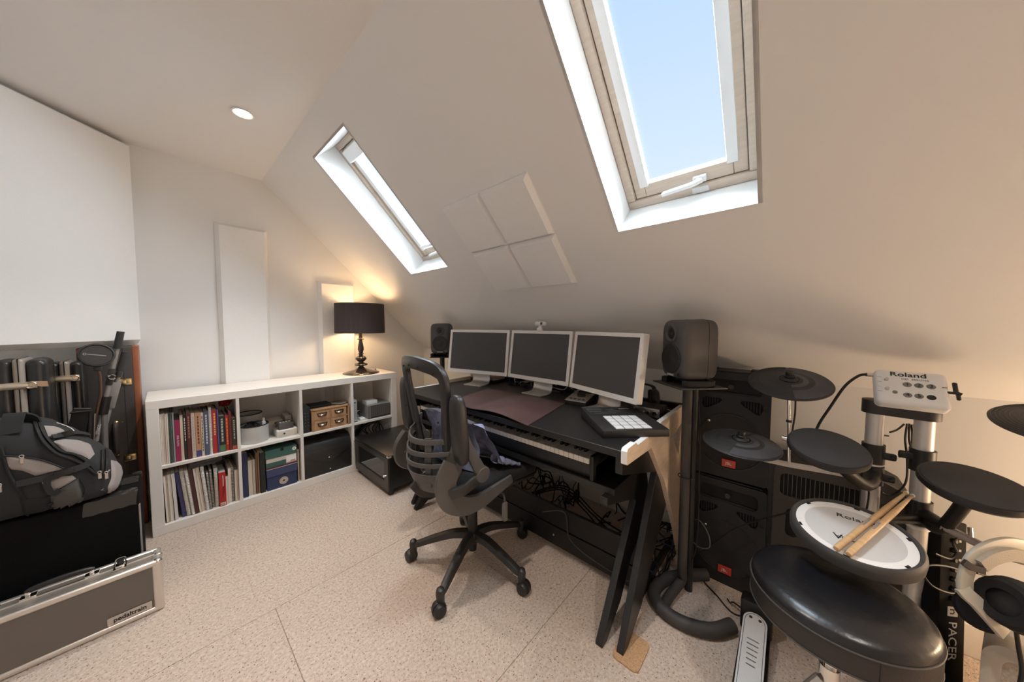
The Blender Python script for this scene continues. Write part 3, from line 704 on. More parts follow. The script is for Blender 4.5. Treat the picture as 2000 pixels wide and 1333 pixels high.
# ================================================================== black media cabinet
cb = thing('media_cabinet', 'low black cabinet with a glass door between shelf and desk', 'cabinet', (1.02, 2.09, 0))
cw, cdp, z0, z1 = .57, .47, .045, .295
mb = MB().box(.012, cdp, 0, .016, z0, z1-.018).box(.012, cdp, cw-.016, cw, z0, z1-.018).box(.012, cdp, .016, cw-.016, z0, z0+.016).box(cdp-.01, cdp, .016, cw-.016, z0+.016, z1-.018)
mb.part('body', BLKWOOD, cb, smooth=False, bevel=.001)
MB().rbox(-.004, cdp, -.006, cw+.006, z1-.018, z1, .003).part('top_board', BLKWOOD, cb)
MB().box(-.0045, .02, -.0066, .02, z1-.015, z1-.003).part('edge_label', ALUP, cb, smooth=False)
d = MB().poly([(.002, z0+.004), (cw-.002, z0+.004), (cw-.002, z1-.022), (.002, z1-.022)], 0, .014, M(((0, 0, 1, -.003), (1, 0, 0, 0), (0, 1, 0, 0), (0, 0, 0, 1))), holes=[[(.060, z0+.055), (cw-.060, z0+.055), (cw-.060, z1-.055), (.060, z1-.055)]]).part('door', mat('cabinet_door_black', (.040, .034, .030), .4), cb, smooth=False, bevel=.001)
MB().box(.004, .008, .058, cw-.058, z0+.053, z1-.053).part('pane', mat('dark_glass', (.02, .02, .02), .03, spec=1.0), d, smooth=False)
MB().lathe([(0, 0), (.006, 0), (.004, .008), (.009, .014), (.008, .019), (0, .021)], 18, frame((-.003, .032, z0+.10), (-1, 0, 0))).part('knob', CHROME, d)
MB().box(-.002, .012, .006, cw-.006, z0-.012, z0+.002).part('plinth', mat('cabinet_door_black', (.05, .04, .035)), cb, smooth=False)
for x in (.03, cdp-.03):
    for y in (.03, cw-.03): MB().cyl((x, y, 0), (x, y, z0), .018, .022).part('foot', BLK, cb)
# small brown pouch behind the cabinet, by the desk end
o = thing('leather_bag', 'small reddish brown bag with a dark strap standing at the desk end', 'bag', (1.36, 2.17, z1))
mb = MB().ball((0, 0, .085), .05, .07, .085, 20, .7); mb.part('bag_body', mat('red_brown_leather', (.16, .055, .038), .45), o)
MB().tube(cr([(-.03, -.02, .03), (-.06, -.035, .01), (-.08, -.05, .008), (-.10, -.07, .008)], 5), .006, 6).part('strap', BLK, o)
# ================================================================== pedalboard flight case
fc = thing('flight_case', 'grey aluminium-edged flight case lying on its side on the carpet', 'case', (-.045, 1.97, 0))
L, Dp, H = .80, .125, .222     # runs to -x
MB().box(-L, -.012, .004, Dp-.004, .006, H-.006).part('shell', FLIGHT, fc, smooth=False)
e = .024
for nm, a in (('bottom_edge', (-L, -.010, -.002, e, 0, e)), ('top_edge', (-L, -.010, -.002, e, H-e, H)), ('bottom_edge', (-L, -.010, Dp-e, Dp, 0, e)), ('top_edge', (-L, -.010, Dp-e, Dp, H-e, H))):
    MB().rbox(*a, .009, 3).part(nm, ALU, fc)
MB().rbox(-.030, 0, -.0015, Dp*.52, .0, H-.002, .009, 3).part('end_frame', ALU, fc); MB().rbox(-.030, -.003, Dp*.54, Dp+.001, .0, H-.002, .009, 3).part('end_frame', ALU, fc)
MB().box(-L, -.03, e, Dp-e, H-.010, H-.003).part('top_panel', mat('brushed_top', (.40, .36, .32), .4, .7), fc, smooth=False)
MB().rbox(-L, -.02, Dp*.47, Dp*.53, H-.006, H+.001, .001, 1).part('seam_strip', ALU, fc)
for x in (-.01,):
    for y in (.012, Dp*.50): MB().ball((-.014, y, H-.010), .016, .014, .013, 14).part('corner_cap', CHROME, fc)
for x in (-.115, -.40):
    mb = MB().rbox(x-.018, x+.018, Dp*.30, Dp*.74, H-.002, H+.003, .001, 1).rbox(x-.012, x+.012, Dp*.36, Dp*.60, H+.003, H+.012, .003, 2)
    mb.tube(cr([(x-.012, Dp*.55, H+.004), (x-.012, Dp*.78, H+.016), (x+.012, Dp*.78, H+.016), (x+.012, Dp*.55, H+.004)], 4), .0022, 6)
    lt = mb.part('latch', CHROME, fc); MB().cyl((x, Dp*.66, H+.003), (x, Dp*.66, H+.020), .010, .009).part('latch_key', BLK, lt)
for x in (-.185, -.325):
    MB().rbox(x-.018, x+.018, Dp*.50, Dp*.72, H-.001, H+.007, .002).rbox(x-.006, x+.006, Dp*.50, Dp*.66, H+.004, H+.026, .003).part('handle_bracket', CHROME, fc)
MB().tube(cr([(-.182, Dp*.58, H+.022), (-.20, Dp*.57, H+.030), (-.255, Dp*.57, H+.034), (-.31, Dp*.57, H+.030), (-.328, Dp*.58, H+.022)], 6), .0095, 10).part('handle', BLK, fc)
pl = MB().poly(rrect(-.150, -.034, .026, .058, .004), .0018, .0034, M(((1, 0, 0, 0), (0, 0, -1, .003), (0, 1, 0, 0), (0, 0, 0, 1)))).part('name_plate', mat('plate_silver', (.58, .53, .49), .35, .6), fc, smooth=False)
text('plate_lettering', 'pedaltrain', .0235, INK, T(-.092, -.0010, .0425) @ RX(PI/2), pl, sx=.92, bold=.0006)
for x in (-.145, -.039): MB().cyl((x, 0, .031), (x, -.0016, .031), .0022, n=10).part('rivet', CHROME, pl)
# ================================================================== carpet covered speaker box
bx = thing('carpeted_cabinet', 'black carpet-covered cabinet under the rucksack', 'cabinet', (-.108, 2.19, 0))
MB().rbox(-.85, 0, 0, .285, .0, .466, .012, 3).part('cabinet_body', CARPETBOX, bx)
mb = MB(); mb.rbox(-.030, .002, .255, .287, .44, .469, .006).part('corner_cap', BLK, bx)
MB().rbox(-.003, .0025, .002, .020, .10, .40, .001, 1).part('edge_strip', mat('worn_grey', (.30, .28, .27), .5), bx)
def tp(u, v):
    a = v*.11
    return (-.15+.145*u+.003*math.sin(v*5), (.05-a if a < .05 else -.002), (.468 if a < .05 else .468-(a-.05)) + .0018*math.sin(u*23+v*13))
MB().grid(tp, 20, 14).part('tape', TAPE, bx, label='creased clear tape')
MB().grid(lambda u, v: (-.07+.065*u, .12+.10*v, .4685+.0012*math.sin(u*20+v*14)), 10, 10).part('tape', TAPE, bx)
# ================================================================== rucksack
pk = thing('rucksack', 'black and grey rucksack lying on the carpeted cabinet', 'rucksack', (-.42, 2.32, .467))
def top_z(x):
    P = [(-.40, .27), (-.25, .33), (-.10, .375), (0, .378), (.06, .355), (.12, .30), (.18, .22), (.225, .165), (.252, .10), (.262, .05)]
    if x <= P[0][0]: return P[0][1]
    for (a, b), (c, d) in zip(P, P[1:]):
        if x <= c: t = (x-a)/(c-a); t = t*t*(3-2*t)*.5+t*.5; return b+(d-b)*t
    return P[-1][1]
def pack(u, a, off=0.0):
    # u 0..1 along x, a = angle in the yz section, 0 = front (-Y), 90 = top
    x = -.40+.66*u; H = top_z(x); ca, sa = math.cos(a), math.sin(a)
    e = .55
    yy = -math.copysign(abs(ca)**e, ca); zz_ = math.copysign(abs(sa)**e, sa)
    hw = .155 if x < .1 else .155-.05*((x-.1)/.16)**2
    end = 1.0 if u < .93 else math.sqrt(max(0, 1-((u-.93)/.075)**2))
    fold = 1+.012*math.sin(x*60+3*a)+.010*math.sin(x*31-5*a)
    r = (1+off)
    skew = -.02*(1-zz_)*.5
    droop = .075*max(0, min(1, (.02-x)/.2))*max(0, min(1, (-(hw*yy*end*fold+skew)-.140)/.025))*(1 if zz_ < 0 else 0)*abs(zz_)
    return V((x, (hw*yy*end*fold+skew)*r, H/2+(H/2)*zz_*end*r-droop))
mb = MB().grid(lambda v, u: pack(u, 2*PI*v), 48, 40, cu=True)
mb.part('body', FABD, pk, ang=60)
pk_tree = BVHTree.FromPolygons([tuple(V(v)+V(pk.location)) for v in mb.v], mb.f)
def hit(zx, zy, off=.004):
    """view-crop point -> the pack surface it shows"""
    px, py = zx*.195, 800+zy*.195; d = ray(px, py).normalized(); h = pk_tree.ray_cast(CAM, d)
    if h[0] is None:
        h = pk_tree.find_nearest(CAM+d*2.25)
    n = h[1] if h[1].dot(d) < 0 else -h[1]
    return h[0]+n*off-V(pk.location)
def lerpP(P, s):
    k = s*(len(P)-1); i = min(int(k), len(P)-2); t = k-i
    return P[i][0]+(P[i+1][0]-P[i][0])*t, P[i][1]+(P[i+1][1]-P[i][1])*t
def patch(name, mt, lo, hi, off=.006, n=18):
    def fn(a, b):
        p0 = lerpP(lo, a); p1 = lerpP(hi, a)
        return hit(p0[0]+(p1[0]-p0[0])*b, p0[1]+(p1[1]-p0[1])*b, off*min(1, 6*min(a, 1-a, b, 1-b))+.0015)
    return MB().grid(fn, n, 12).part(name, mt, pk, ang=70)
WEB = mat('webbing', (.013, .013, .014), .7)
patch('top_panel', FABG, [(480, 275), (560, 262), (650, 240)], [(435, 165), (540, 172), (652, 232)])
patch('top_panel', FABG, [(535, 330), (610, 395), (690, 440), (800, 455), (895, 505)], [(545, 318), (650, 300), (780, 310), (900, 350), (945, 450)])
patch('side_panel', FABG, [(60, 480), (90, 600), (220, 612), (360, 668), (500, 632), (630, 600)], [(55, 460), (140, 464), (260, 480), (400, 502), (540, 545), (640, 590)])
patch('mesh_pocket', mat('pocket_mesh', (.075, .068, .064), .9, bump=1, bscale=350), [(530, 1075), (620, 1030), (750, 972), (845, 920)], [(505, 870), (610, 795), (700, 740), (790, 690)], .010)
patch('pocket_trim', FABG, [(490, 840), (600, 790), (690, 740), (765, 695)], [(415, 730), (530, 700), (640, 670), (725, 662)], .005)
patch('end_panel', FABG, [(1080, 855), (1075, 780), (1110, 690), (1110, 600), (1105, 510)], [(1092, 850), (1185, 770), (1228, 640), (1215, 580), (1165, 522)])
patch('side_pocket', mat('pack_dark', (.008, .0083, .009), .85, bump=.3, bscale=500), [(265, 1150), (350, 1135), (440, 1105), (522, 1075)], [(195, 885), (300, 895), (400, 885), (505, 865)], .008)
def line(P, off=.006): return cr([hit(a, b, off) for a, b in P], 5)
for q, r in (([(330, 120), (360, 210), (430, 330), (560, 440), (700, 500), (830, 560), (960, 650)], .0055), ([(375, 105), (400, 200), (470, 310), (600, 420), (740, 460), (860, 530), (975, 640)], .005), ([(1010, 420), (1012, 520), (1015, 640)], .005), ([(1050, 410), (1056, 520), (1050, 640)], .005), ([(50, 463), (250, 478), (450, 515), (640, 590)], .003), ([(795, 690), (850, 800), (855, 940)], .003), ([(20, 380), (90, 620), (180, 780), (250, 1180)], .004)):
    MB().tube(line(q), r, 6).part('zip', mat('zip_dark', (.007, .007, .0075), .6), pk)
MB().strap(line([(170, 745), (300, 715), (450, 680), (600, 640), (700, 610), (820, 570), (870, 545)], .010), .024, .003, up=(0, -1, .2)).part('compression_strap', WEB, pk)
MB().strap(line([(500, 290), (600, 280), (740, 250), (870, 270)], .010), .017, .003, up=(0, -1, .6)).part('compression_strap', WEB, pk)
MB().strap(line([(590, 660), (500, 690), (480, 760), (540, 825), (610, 790)], .016), .017, .002, up=(0, -1, 0)).part('loose_strap', WEB, pk)
for zx, zy, w in ((640, 628, .024), (628, 276, .020)):
    c = hit(zx, zy, .014); MB().rbox(-w, w, -.005, .006, -.012, .012, .004, 2, T(*c) @ RY(-.25)).part('buckle', BLK, pk)
MB().tube(line([(550, 145), (640, 175), (700, 205), (735, 240)], .006), .0018, 5).part('reflective_piping', WHT, pk)
for zx, zy in ((222, 480), (985, 640), (1042, 645), (12, 760)):
    c = hit(zx, zy, .012)
    MB().rbox(-.005, .005, -.002, .002, -.024, 0, .0015, 1, T(*c)).tube([c+V((.005*math.cos(t), -.002, .005+.005*math.sin(t))) for t in [2*PI*k/8 for k in range(8)]], .0016, 5, True).part('zip_pull', mat('pull_nickel', (.62, .56, .50), .35, .8), pk)
hA, hB = hit(110, 250, .002), hit(240, 130, .0)
MB().strap(cr([hA, hit(100, 190, .014), hit(110, 150, .03)+V((0, 0, .012)), hB+V((-.012, .0, .030)), hB+V((.012, .01, .016)), hB+V((.016, .02, -.01))], 6), .048, .006, up=(0, -1, 0)).part('grab_handle', FABD, pk)
# ================================================================== instrument cases standing in the corner
def hard_case(label, x, y, half, depth, h, latch_z, mt, tear=False):
    o = thing('instrument_case', label, 'instrument case', (x, y, 0), 0, None)
    # outline in yz, thickness along x; rounded top corner
    for s, nm in ((-1, 'case_shell'), (1, 'case_shell')):
        MB().rbox(min(s*.012, s*half), max(s*.012, s*half), 0, depth, 0, h, .028, 4).part(nm, mt, o)
    mb = MB().rbox(-.016, .016, -.003, depth+.003, .0, h+.003, .012, 3)
    b = mb.part('binding', mat('pale_binding', (.36, .32, .28), .4, .2), o)
    MB().box(-.0015, .0015, -.0045, depth+.0045, .02, h+.0042).part('binding_groove', BLKM, b, smooth=False)
    for lz in latch_z:
        lt = MB().rbox(-.046, .046, -.009, -.002, lz-.016, lz+.016, .004).part('latch', mat('latch_nickel', (.60, .53, .43), .3, .85), o)
        MB().rbox(-.052, .024, -.015, -.008, lz-.008, lz+.008, .003).part('latch_lever', mat('latch_pale', (.68, .61, .50), .35, .5), lt)
        MB().tube([(.030+.014*math.cos(t), -.011, lz+.014*math.sin(t)) for t in [2*PI*k/14 for k in range(14)]], .0025, 5, True).part('latch_loop', mat('latch_nickel', (.60, .53, .43)), lt)
    if tear: MB().poly([(.018, h-.115), (.03, h-.10), (.072, h-.105), (.074, h-.13), (.055, h-.128), (.04, h-.122)], .0005, .0018, bm_).part('torn_patch', mat('bare_card', (.52, .33, .22), .8), o, smooth=False)
    return o
CB = mat('black_case_shell', (.02, .02, .021), .3, bump=.2, bscale=80, var=.3, vscale=8)
hard_case('black hard instrument case with a torn tan patch below its top', -.448, 2.58, .074, .165, 1.062, (.945, .30), CB, True)
hard_case('smaller black hard instrument case beside the brown case', -.352, 2.76, .056, .13, 1.028, (.945, .30), CB)
o = thing('guitar_case', 'dark brown guitar case with red-brown edge and brass latches', 'guitar case', (-.112, 2.905, 0))
MB().rbox(-.205, -.022, 0, .14, 0, 1.092, .006, 3).part('case_shell', CASEBR, o)
MB().rbox(-.026, 0, -.001, .142, 0, 1.096, .006, 3).part('edge_panel', REDWOOD, o)
MB().rbox(-.222, -.20, .03, .142, 0, 1.09, .006, 3).part('edge_panel', REDWOOD, o)
MB().box(-.0605, -.0590, -.0012, .01, .01, 1.085).part('seam', BLKM, o, smooth=False)
for lz in (.885, .432):
    lt = MB().rbox(-.078, -.030, -.005, .002, lz-.019, lz+.019, .003).part('latch', BRASS, o)
    MB().rbox(-.068, -.052, -.010, -.004, lz-.009, lz+.009, .002).rbox(-.050, -.036, -.009, -.004, lz-.008, lz+.008, .002).part('latch_lever', mat('brass_pale', (.85, .72, .46), .3, .8), lt)
for sz in (.64, .478):
    MB().lathe([(0, 0), (.012, 0), (.012, .006), (.008, .010), (0, .012)], 14, frame((-.098, -.001, sz+(.01 if sz > .5 else -.01)), (0, -1, 0))).part('handle_stud', BRASS, o)
MB().tube(cr([(-.098, -.012, .645), (-.098, -.030, .625), (-.098, -.036, .56), (-.098, -.030, .495), (-.098, -.012, .475)], 6), .011, 10).part('handle', mat('handle_dark', (.07, .06, .055), .5), o)
for x, z in ((-.10, .80), (-.13, .63), (-.075, .65)): MB().ball((x, -.001, z), .0035, .003, .0035, 10).part('stud', CHROME, o)
# ================================================================== microphone stands leaning in the corner
def P2(px, py, y): return ony(px, py, y)
YM = 2.722
ms = thing('microphone_stand', 'folded grey microphone boom stand leaning on the brown guitar case', 'mic stand', (P2(185, 880, YM).x, YM, 0))
o0 = V(ms.location)
def q(px, py, y=YM): return P2(px, py, y)-o0
a, b = q(236, 648), q(188, 862)
base = V((b.x+.01, .0, 0)); 
MB().cyl(base, b+(a-b)*.30, .0135).part('lower_pole', mat('stand_grey', (.20, .185, .18), .4, .3), ms)
MB().cyl(b, b+(a-b)*.86, .010).part('upper_pole', mat('stand_grey_light', (.30, .28, .27), .4, .3), ms)
MB().cyl(b+(a-b)*.84, a, .0155, .014).part('grip', mat('foam_grip', (.035, .034, .034), .9), ms)
MB().cyl(b+(a-b)*.24, b+(a-b)*.40, .019).part('height_clutch', BLK, ms)
mb = MB().cyl(b+(a-b)*.58+V((0, -.02, 0)), b+(a-b)*.58+V((0, .02, 0)), .018)
mb.rbox(-.012, .012, -.014, .014, -.045, .045, .005, 2, frame(b+(a-b)*.58, (a-b))).part('boom_clutch', CHARC, ms)
MB().tube([b+(a-b)*.58+V((.005+.012*math.cos(t), -.024, .012*math.sin(t))) for t in [2*PI*k/14 for k in range(14)]], .004, 6, True).part('wing_knob', CHROME, ms)
a2, b2 = q(244, 688, YM+.02), q(205, 835, YM+.02)
MB().cyl(b2, a2, .0085).part('boom_arm', mat('stand_grey_light', (.30, .28, .27)), ms)
MB().cyl(b2+(a2-b2)*.74, a2, .014, .013).part('boom_grip', mat('foam_grip', (.035, .034, .034)), ms)
MB().cyl(b2+(a2-b2)*.66, b2+(a2-b2)*.73, .0125).part('boom_collar', CHARC, ms)
MB().rbox(-.016, .016, -.012, .012, -.07, .07, .003, 2, frame(b2+(a2-b2)*.42, (a2-b2))).part('counterweight', mat('weight_grey', (.24, .225, .22), .45), ms)
text('pole_lettering', 'STAGG', .016, WHT, T(*(b+(a-b)*.11+V((0, -.0145, 0)))) @ RY(.20) @ RX(PI/2) @ RZ(PI/2), ms)
for k in range(3):
    t = 2*PI*k/3+.4; MB().cyl(base+V((0, 0, .10)), base+V((.05*math.cos(t), .03*math.sin(t)-.02, 0.008)), .008).part('leg', BLK, ms)
pf = thing('pop_filter', 'round black pop filter on a brown gooseneck beside the mic stand', 'pop filter', (P2(190, 695, 2.66).x, 2.66, 0))
o1 = V(pf.location); c = P2(189, 694, 2.66)-o1; nn = V((.25, -1, .30)).normalized()
MB().tube([frame(c, nn, (1, 0, 0)) @ V((.056*math.cos(t), .056*math.sin(t), 0)) for t in [2*PI*k/40 for k in range(40)]], .0055, 8, True).part('hoop', BLK, pf)
MB().lathe([(0, .001), (.054, .001), (.054, -.003), (0, -.003)], 40, frame(c, nn)).part('mesh', mat('pop_mesh', (.045, .040, .038), .9), pf)
MB().box(-.03, .03, -.0015, .0015, .0012, .002, frame(c, nn, (1, 0, -.15))).lathe([(.004, .0012), (.004, .002), (.006, .002), (.006, .0012)], 12, frame(c, nn, (1, 0, -.15)) @ T(-.038, 0, 0)).part('hoop_print', mat('grey_print', (.35, .33, .31), .7), pf)
g1 = P2(191, 722, 2.66)-o1
MB().tube(cr([g1, P2(195, 735, 2.66)-o1, P2(196, 770, 2.662)-o1, P2(190, 800, 2.664)-o1, P2(182, 850, 2.666)-o1, V((-.05, -.01, .25)), V((-.075, -.03, .006))], 6), .006, 8).part('gooseneck', mat('gooseneck_brown', (.10, .055, .04), .4, .4), pf)
mb = MB().rbox(-.014, .014, -.008, .008, -.012, .012, .004, 2, T(*(g1+V((0, 0, .004))))); mb.part('clamp', CHARC, pf)
# music stand folded
o = thing('folded_music_stand', 'folded black metal stand wedged behind the rucksack', 'music stand', (P2(165, 830, 2.58).x, 2.58, 0))
o1 = V(o.location)
a, b = P2(176, 802, 2.58)-o1, P2(162, 862, 2.58)-o1
MB().cyl(V((b.x-.03, .02, 0)), a, .007).part('tube', BLK, o); MB().cyl(V((b.x-.012, .03, 0)), a+V((.012, .01, -.02)), .0035).part('rod', CHROME, o)
MB().rbox(-.052, .004, -.004, .004, -.11, .012, .003, 1, T(*a) @ RY(.2)).part('plate', BLK, o); MB().rbox(-.058, .006, -.014, .010, -.004, .004, .002, 1, T(*a)).part('bracket', BLK, o)
# ================================================================== studio desk
DZ = .79
dk = thing('studio_desk', 'black studio keyboard desk with pale plywood end panels', 'desk', (1.03, .40, 0))
# local: x from front edge towards the wall, y from the right end
DL = 1.52
MB().rbox(.004, .735, .020, DL-.020, DZ-.028, DZ, .002, 1).part('desktop', BLKWOOD, dk)
MB().rbox(.735, .760, .0, DL, DZ-.10, DZ+.028, .003, 1).part('back_rail', BLKWOOD, dk)
XZ = lambda y: M(((1, 0, 0, 0), (0, 0, 1, y), (0, 1, 0, 0), (0, 0, 0, 1)))
# outer plywood end frames: X shaped with a triangular opening
side = [(0, .748), (-.004, .756), (-.004, .795), (.004, .803), (.075, .804), (.095, .7905), (.335, .7905), (.36, .812), (.74, .812), (.76, .80), (.76, .62), (.775, .30), (.83, .0), (.75, .0), (.648, .20), (.44, .52), (.245, .735)]
hole = [(.545, .70), (.70, .73), (.655, .58)]
for y in (0, DL-.020):
    MB().poly(side, 0, .020, XZ(y), holes=[hole]).part('end_panel', BIRCH, dk, smooth=False)
    mb = MB(); q = [V((p[0], y+.010, p[1])) for p in ((-.0045, .752), (-.0045, .795), (.003, .8035), (.075, .8045), (.095, .791), (.335, .791), (.36, .8125), (.75, .8125))]
    mb.strap(q, .0205, .0012, up=(0, 0, 1)).part('end_edging', BIRCHE, dk, smooth=False)
# black z shaped legs
zleg = [(.010, .765), (.010, .705), (.016, .700), (.378, .585), (.385, .572), (.052, .012), (.052, 0), (.085, 0), (.10, .006), (.235, .075), (.48, .315), (.63, .43), (.56, .60), (.52, .762)]
for y in (.0205, DL-.046): MB().poly(zleg, 0, .026, XZ(y)).part('desk_leg', BLKWOOD, dk, smooth=False, bevel=.0015)
kleg = [(.055, .574), (.055, .545), (.335, .455), (.345, .44), (.030, .012), (.030, 0), (.07, 0), (.20, .08), (.30, .20), (.52, .33), (.50, .47), (.46, .574)]
for y in (.092, DL-.120): MB().poly(kleg, 0, .028, XZ(y)).part('shelf_leg', BLKWOOD, dk, smooth=False, bevel=.0015)
MB().rbox(.085, .56, .080, DL-.085, .574, .600, .002, 1).part('keyboard_shelf', BLKWOOD, dk)
# low cable trough near the floor
MB().rbox(.350, .372, .075, DL-.09, .022, .125, .002, 1).part('stretcher_board', BLKWOOD, dk)
MB().rbox(.356, .376, .075, DL-.09, .127, .238, .002, 1).part('stretcher_board', BLKWOOD, dk)
for y in (.055, DL-.075): MB().poly([(.16, .0), (.80, .0), (.80, .03), (.30, .06), (.20, .03)], 0, .02, XZ(y)).part('floor_rail', BLKWOOD, dk, smooth=False)
for y in (.06, .50): MB().cyl((.35, y+.03, .08), (.345, y+.03, .08), .006).part('cam_bolt', CHROME, dk)
o = MB().poly(rrect(1.045, 1.185, .352, .448, .02), .0005, .006).part('cork_mat', CORK, None, smooth=False); tag(o, 'square cork mat under the right desk foot', 'mat')
o.location = (.012, .008, 0)
# ================================================================== digital piano under the desktop
kb = thing('digital_piano', 'black digital piano with its keys showing below the desktop', 'keyboard', (1.112, .568, .6005))
KL = 1.262
MB().rbox(.022, .29, 0, KL, .0, .060, .004).part('case', BLK, kb)
MB().rbox(.165, .29, 0, KL, .058, .112, .006).part('control_panel', BLK, kb)
for y in (0, KL-.017): MB().rbox(.004, .29, y, y+.017, .0, .100, .004).part('end_cheek', BLK, kb)
MB().box(.018, .17, .017, KL-.017, .058, .064).part('key_bed', BLKM, kb, smooth=False)
kw = (KL-.036)/52
wm = MB().rbox(0, .150, .0006, kw-.0006, .066, .089, .0012, 1).mesh('white_key', WKEY)
bmk = MB().rbox(0, .096, -.0055, .0055, .086, .100, .002, 2).mesh('black_key', BLKG)
for k in range(52):
    w = bpy.data.objects.new('white_key', wm); COL.objects.link(w); w.parent = kb; w.location = (0, .018+k*kw, 0)
    # right end of the photo is the treble end, keys run upwards towards -y
    n = (51-k) % 7          # 0=A 1=B 2=C ...
    if n in (0, 2, 3, 5, 6) and k > 0:
        b = bpy.data.objects.new('black_key', bmk); COL.objects.link(b); b.parent = kb; b.location = (.052, .018+k*kw, 0)
# ================================================================== maroon desk mat, bulging
C = {'fl': V((1.034, 1.42, 0)), 'fr': onz(1028, 830, .80), 'bl': V((1.45, 1.52, 0)), 'br': onz(1103, 786, .80)}
def matf(u, v):   # u: right->left, v: front->back
    a = C['fr'].lerp(C['fl'], u); b = C['br'].lerp(C['bl'], u); p = a.lerp(b, v)
    z = DZ+.0035+.034*math.sin(PI*min(1, max(0, (u-.02)/.62)))**1.5*(math.sin(PI*min(1, v*.8+.15))**1.2) + .006*math.sin(PI*u)*(1-v)
    if u < .05: z = DZ+.003
    p.x += .004*math.sin(PI*u)*v - .0*u
    p.x = max(p.x, 1.026)
    return V((p.x, p.y, z))
mb = MB().grid(matf, 40, 26); nb = len(mb.v)
mb2 = MB(); mb2.v = mb.v+[(x, y, z-.0028) for x, y, z in mb.v]; mb2.f = mb.f+[tuple(i+nb for i in reversed(f)) for f in mb.f]
def rim(ids):
    for a, b in zip(ids, ids[1:]): mb2.f.append((a, b, b+nb, a+nb))
nu, nv_ = 40, 26
rim([i*nv_ for i in range(nu)]); rim([i*nv_+nv_-1 for i in range(nu)]); rim(list(range(nv_))); rim([(nu-1)*nv_+j for j in range(nv_)])
tag(mb2.part('desk_mat', DESKMAT, ang=50), 'maroon leather desk mat bulging over the desktop', 'desk mat')
# ================================================================== three displays
def display(label, a, b, zb, foot_dx=.0, w=None):
    """a = lower left corner (seen from the chair), b = lower right corner; on the floor plan"""
    a, b = V(a), V(b); d = (b-a); W = w or d.length; d.normalize(); c = (a+b)/2
    nrm = V((-d.y, d.x)); 
    if nrm.x > 0: nrm = -nrm                     # faces the chair
    o = thing('computer_display', label, 'monitor', (c.x, c.y, DZ))
    m0 = M.Identity(4)
    back = -nrm
    for i, q in enumerate((V((d.x, d.y, 0)), V((back.x, back.y, 0)), V((0, 0, 1)))):
        for j in range(3): m0[j][i] = q[j]
    H = .318; t = .036
    m1 = m0 @ T(0, 0, zb-DZ) @ RX(-math.radians(7.5))
    MB().poly(rrect(-W/2, W/2, 0, H, .006), -t, 0, m1 @ M(((1, 0, 0, 0), (0, 0, -1, 0), (0, 1, 0, 0), (0, 0, 0, 1))), holes=[rrect(-W/2+.020, W/2-.020, .024, H-.019, .001, 1)]).part('bezel', MONW, o, ang=30)
    MB().box(-W/2+.018, W/2-.018, .0035, .006, .022, H-.017, m1).part('screen', SCREEN, o, smooth=False)
    MB().rbox(-W/2+.010, W/2-.010, .006, t, .010, H-.010, .004, 2, m1).part('back_shell', MONW, o)
    MB().cyl(m1 @ V((0, -.0004, .012)), m1 @ V((0, .001, .012)), .0022, n=10).part('power_light', ALUP, o)
    prof = cr([(-.045, 0, .0032), (.02, 0, .003), (.058, 0, .008), (.074, 0, .030), (.077, 0, .07), (.070, 0, .17)], 6)
    pth = [m0 @ V((0, p[0], p[2])) for p in prof]
    MB().strap(pth, .150, .006, up=(0, 0, 1)).part('stand', mat('stand_aluminium', (.60, .57, .54), .35, .7), o, bevel=.001)
    MB().cyl(m0 @ V((-.05, .066, .165)), m0 @ V((.05, .066, .165)), .010).part('hinge', ALU, o)
    return o, m1, W, H
display('silver-framed display left of the one with the webcam', (1.430, 1.945), (1.545, 1.437), .872)
d2, m2, W2, H2 = display('middle silver-framed display with a webcam on its top edge', (1.548, 1.430), (1.530, .943), .872)
display('silver-framed display with the pad controller at its foot', (1.530, .936), (1.372, .498), .872)
wc = thing('webcam', 'white webcam clipped on the middle display', 'webcam', d2.matrix_basis.translation)
def onD(v): return m2 @ V(v)
mb = MB().rbox(-.042, .042, -.012, .016, H2+.030, H2+.058, .010, 4, m2); mb.part('camera_body', WHT, wc)
MB().cyl(onD((.016, -.0115, H2+.044)), onD((.016, -.0135, H2+.044)), .009, n=18).part('lens', BLKG, wc)
MB().rbox(-.020, .016, -.010, .012, H2-.004, H2+.018, .004, 2, m2).rbox(-.012, .008, -.004, .008, H2+.014, H2+.034, .003, 2, m2).part('clip', WHT, wc)
# ================================================================== laptop / box of papers behind the left display
o = thing('notebook_computer', 'closed pale notebook computer on a dark one behind the left display', 'laptop', (1.672, 1.74, DZ))
MB().rbox(-.062, .062, -.11, .15, .020, .048, .004).part('lid', mat('laptop_pale', (.52, .44, .36), .4, .2), o); MB().rbox(-.062, .062, -.11, .15, 0, .019, .004).part('base', BLK, o)
# ================================================================== pad controller
e0 = [onz(px, py, DZ+.034) for px, py in ((1140, 807), (1212, 852), (1297, 842), (1216, 783))]   # left-back, left-front, right-front, right-back in view
cn = sum(e0, V())/4
ax = ((e0[1]-e0[0])+(e0[2]-e0[3])).normalized(); ay = V((-ax.y, ax.x, 0))
pc = thing('pad_controller', 'black drum pad controller with sixteen pale pads', 'pad controller', (cn.x, cn.y, DZ), math.atan2(ax.y, ax.x))
w2, h2 = .145, .132
MB().poly([(-w2, 0), (w2, 0), (w2, .030), (-w2, .044)], -h2, h2, M(((1, 0, 0, 0), (0, 0, -1, 0), (0, 1, 0, 0), (0, 0, 0, 1)))).part('casing', mat('controller_case', (.018, .017, .0165), .45), pc, bevel=.003)
def topz(x): return .044-(x+w2)/(2*w2)*.014
tm = T(0, 0, .0372) @ RY(math.atan2(.014, 2*w2))
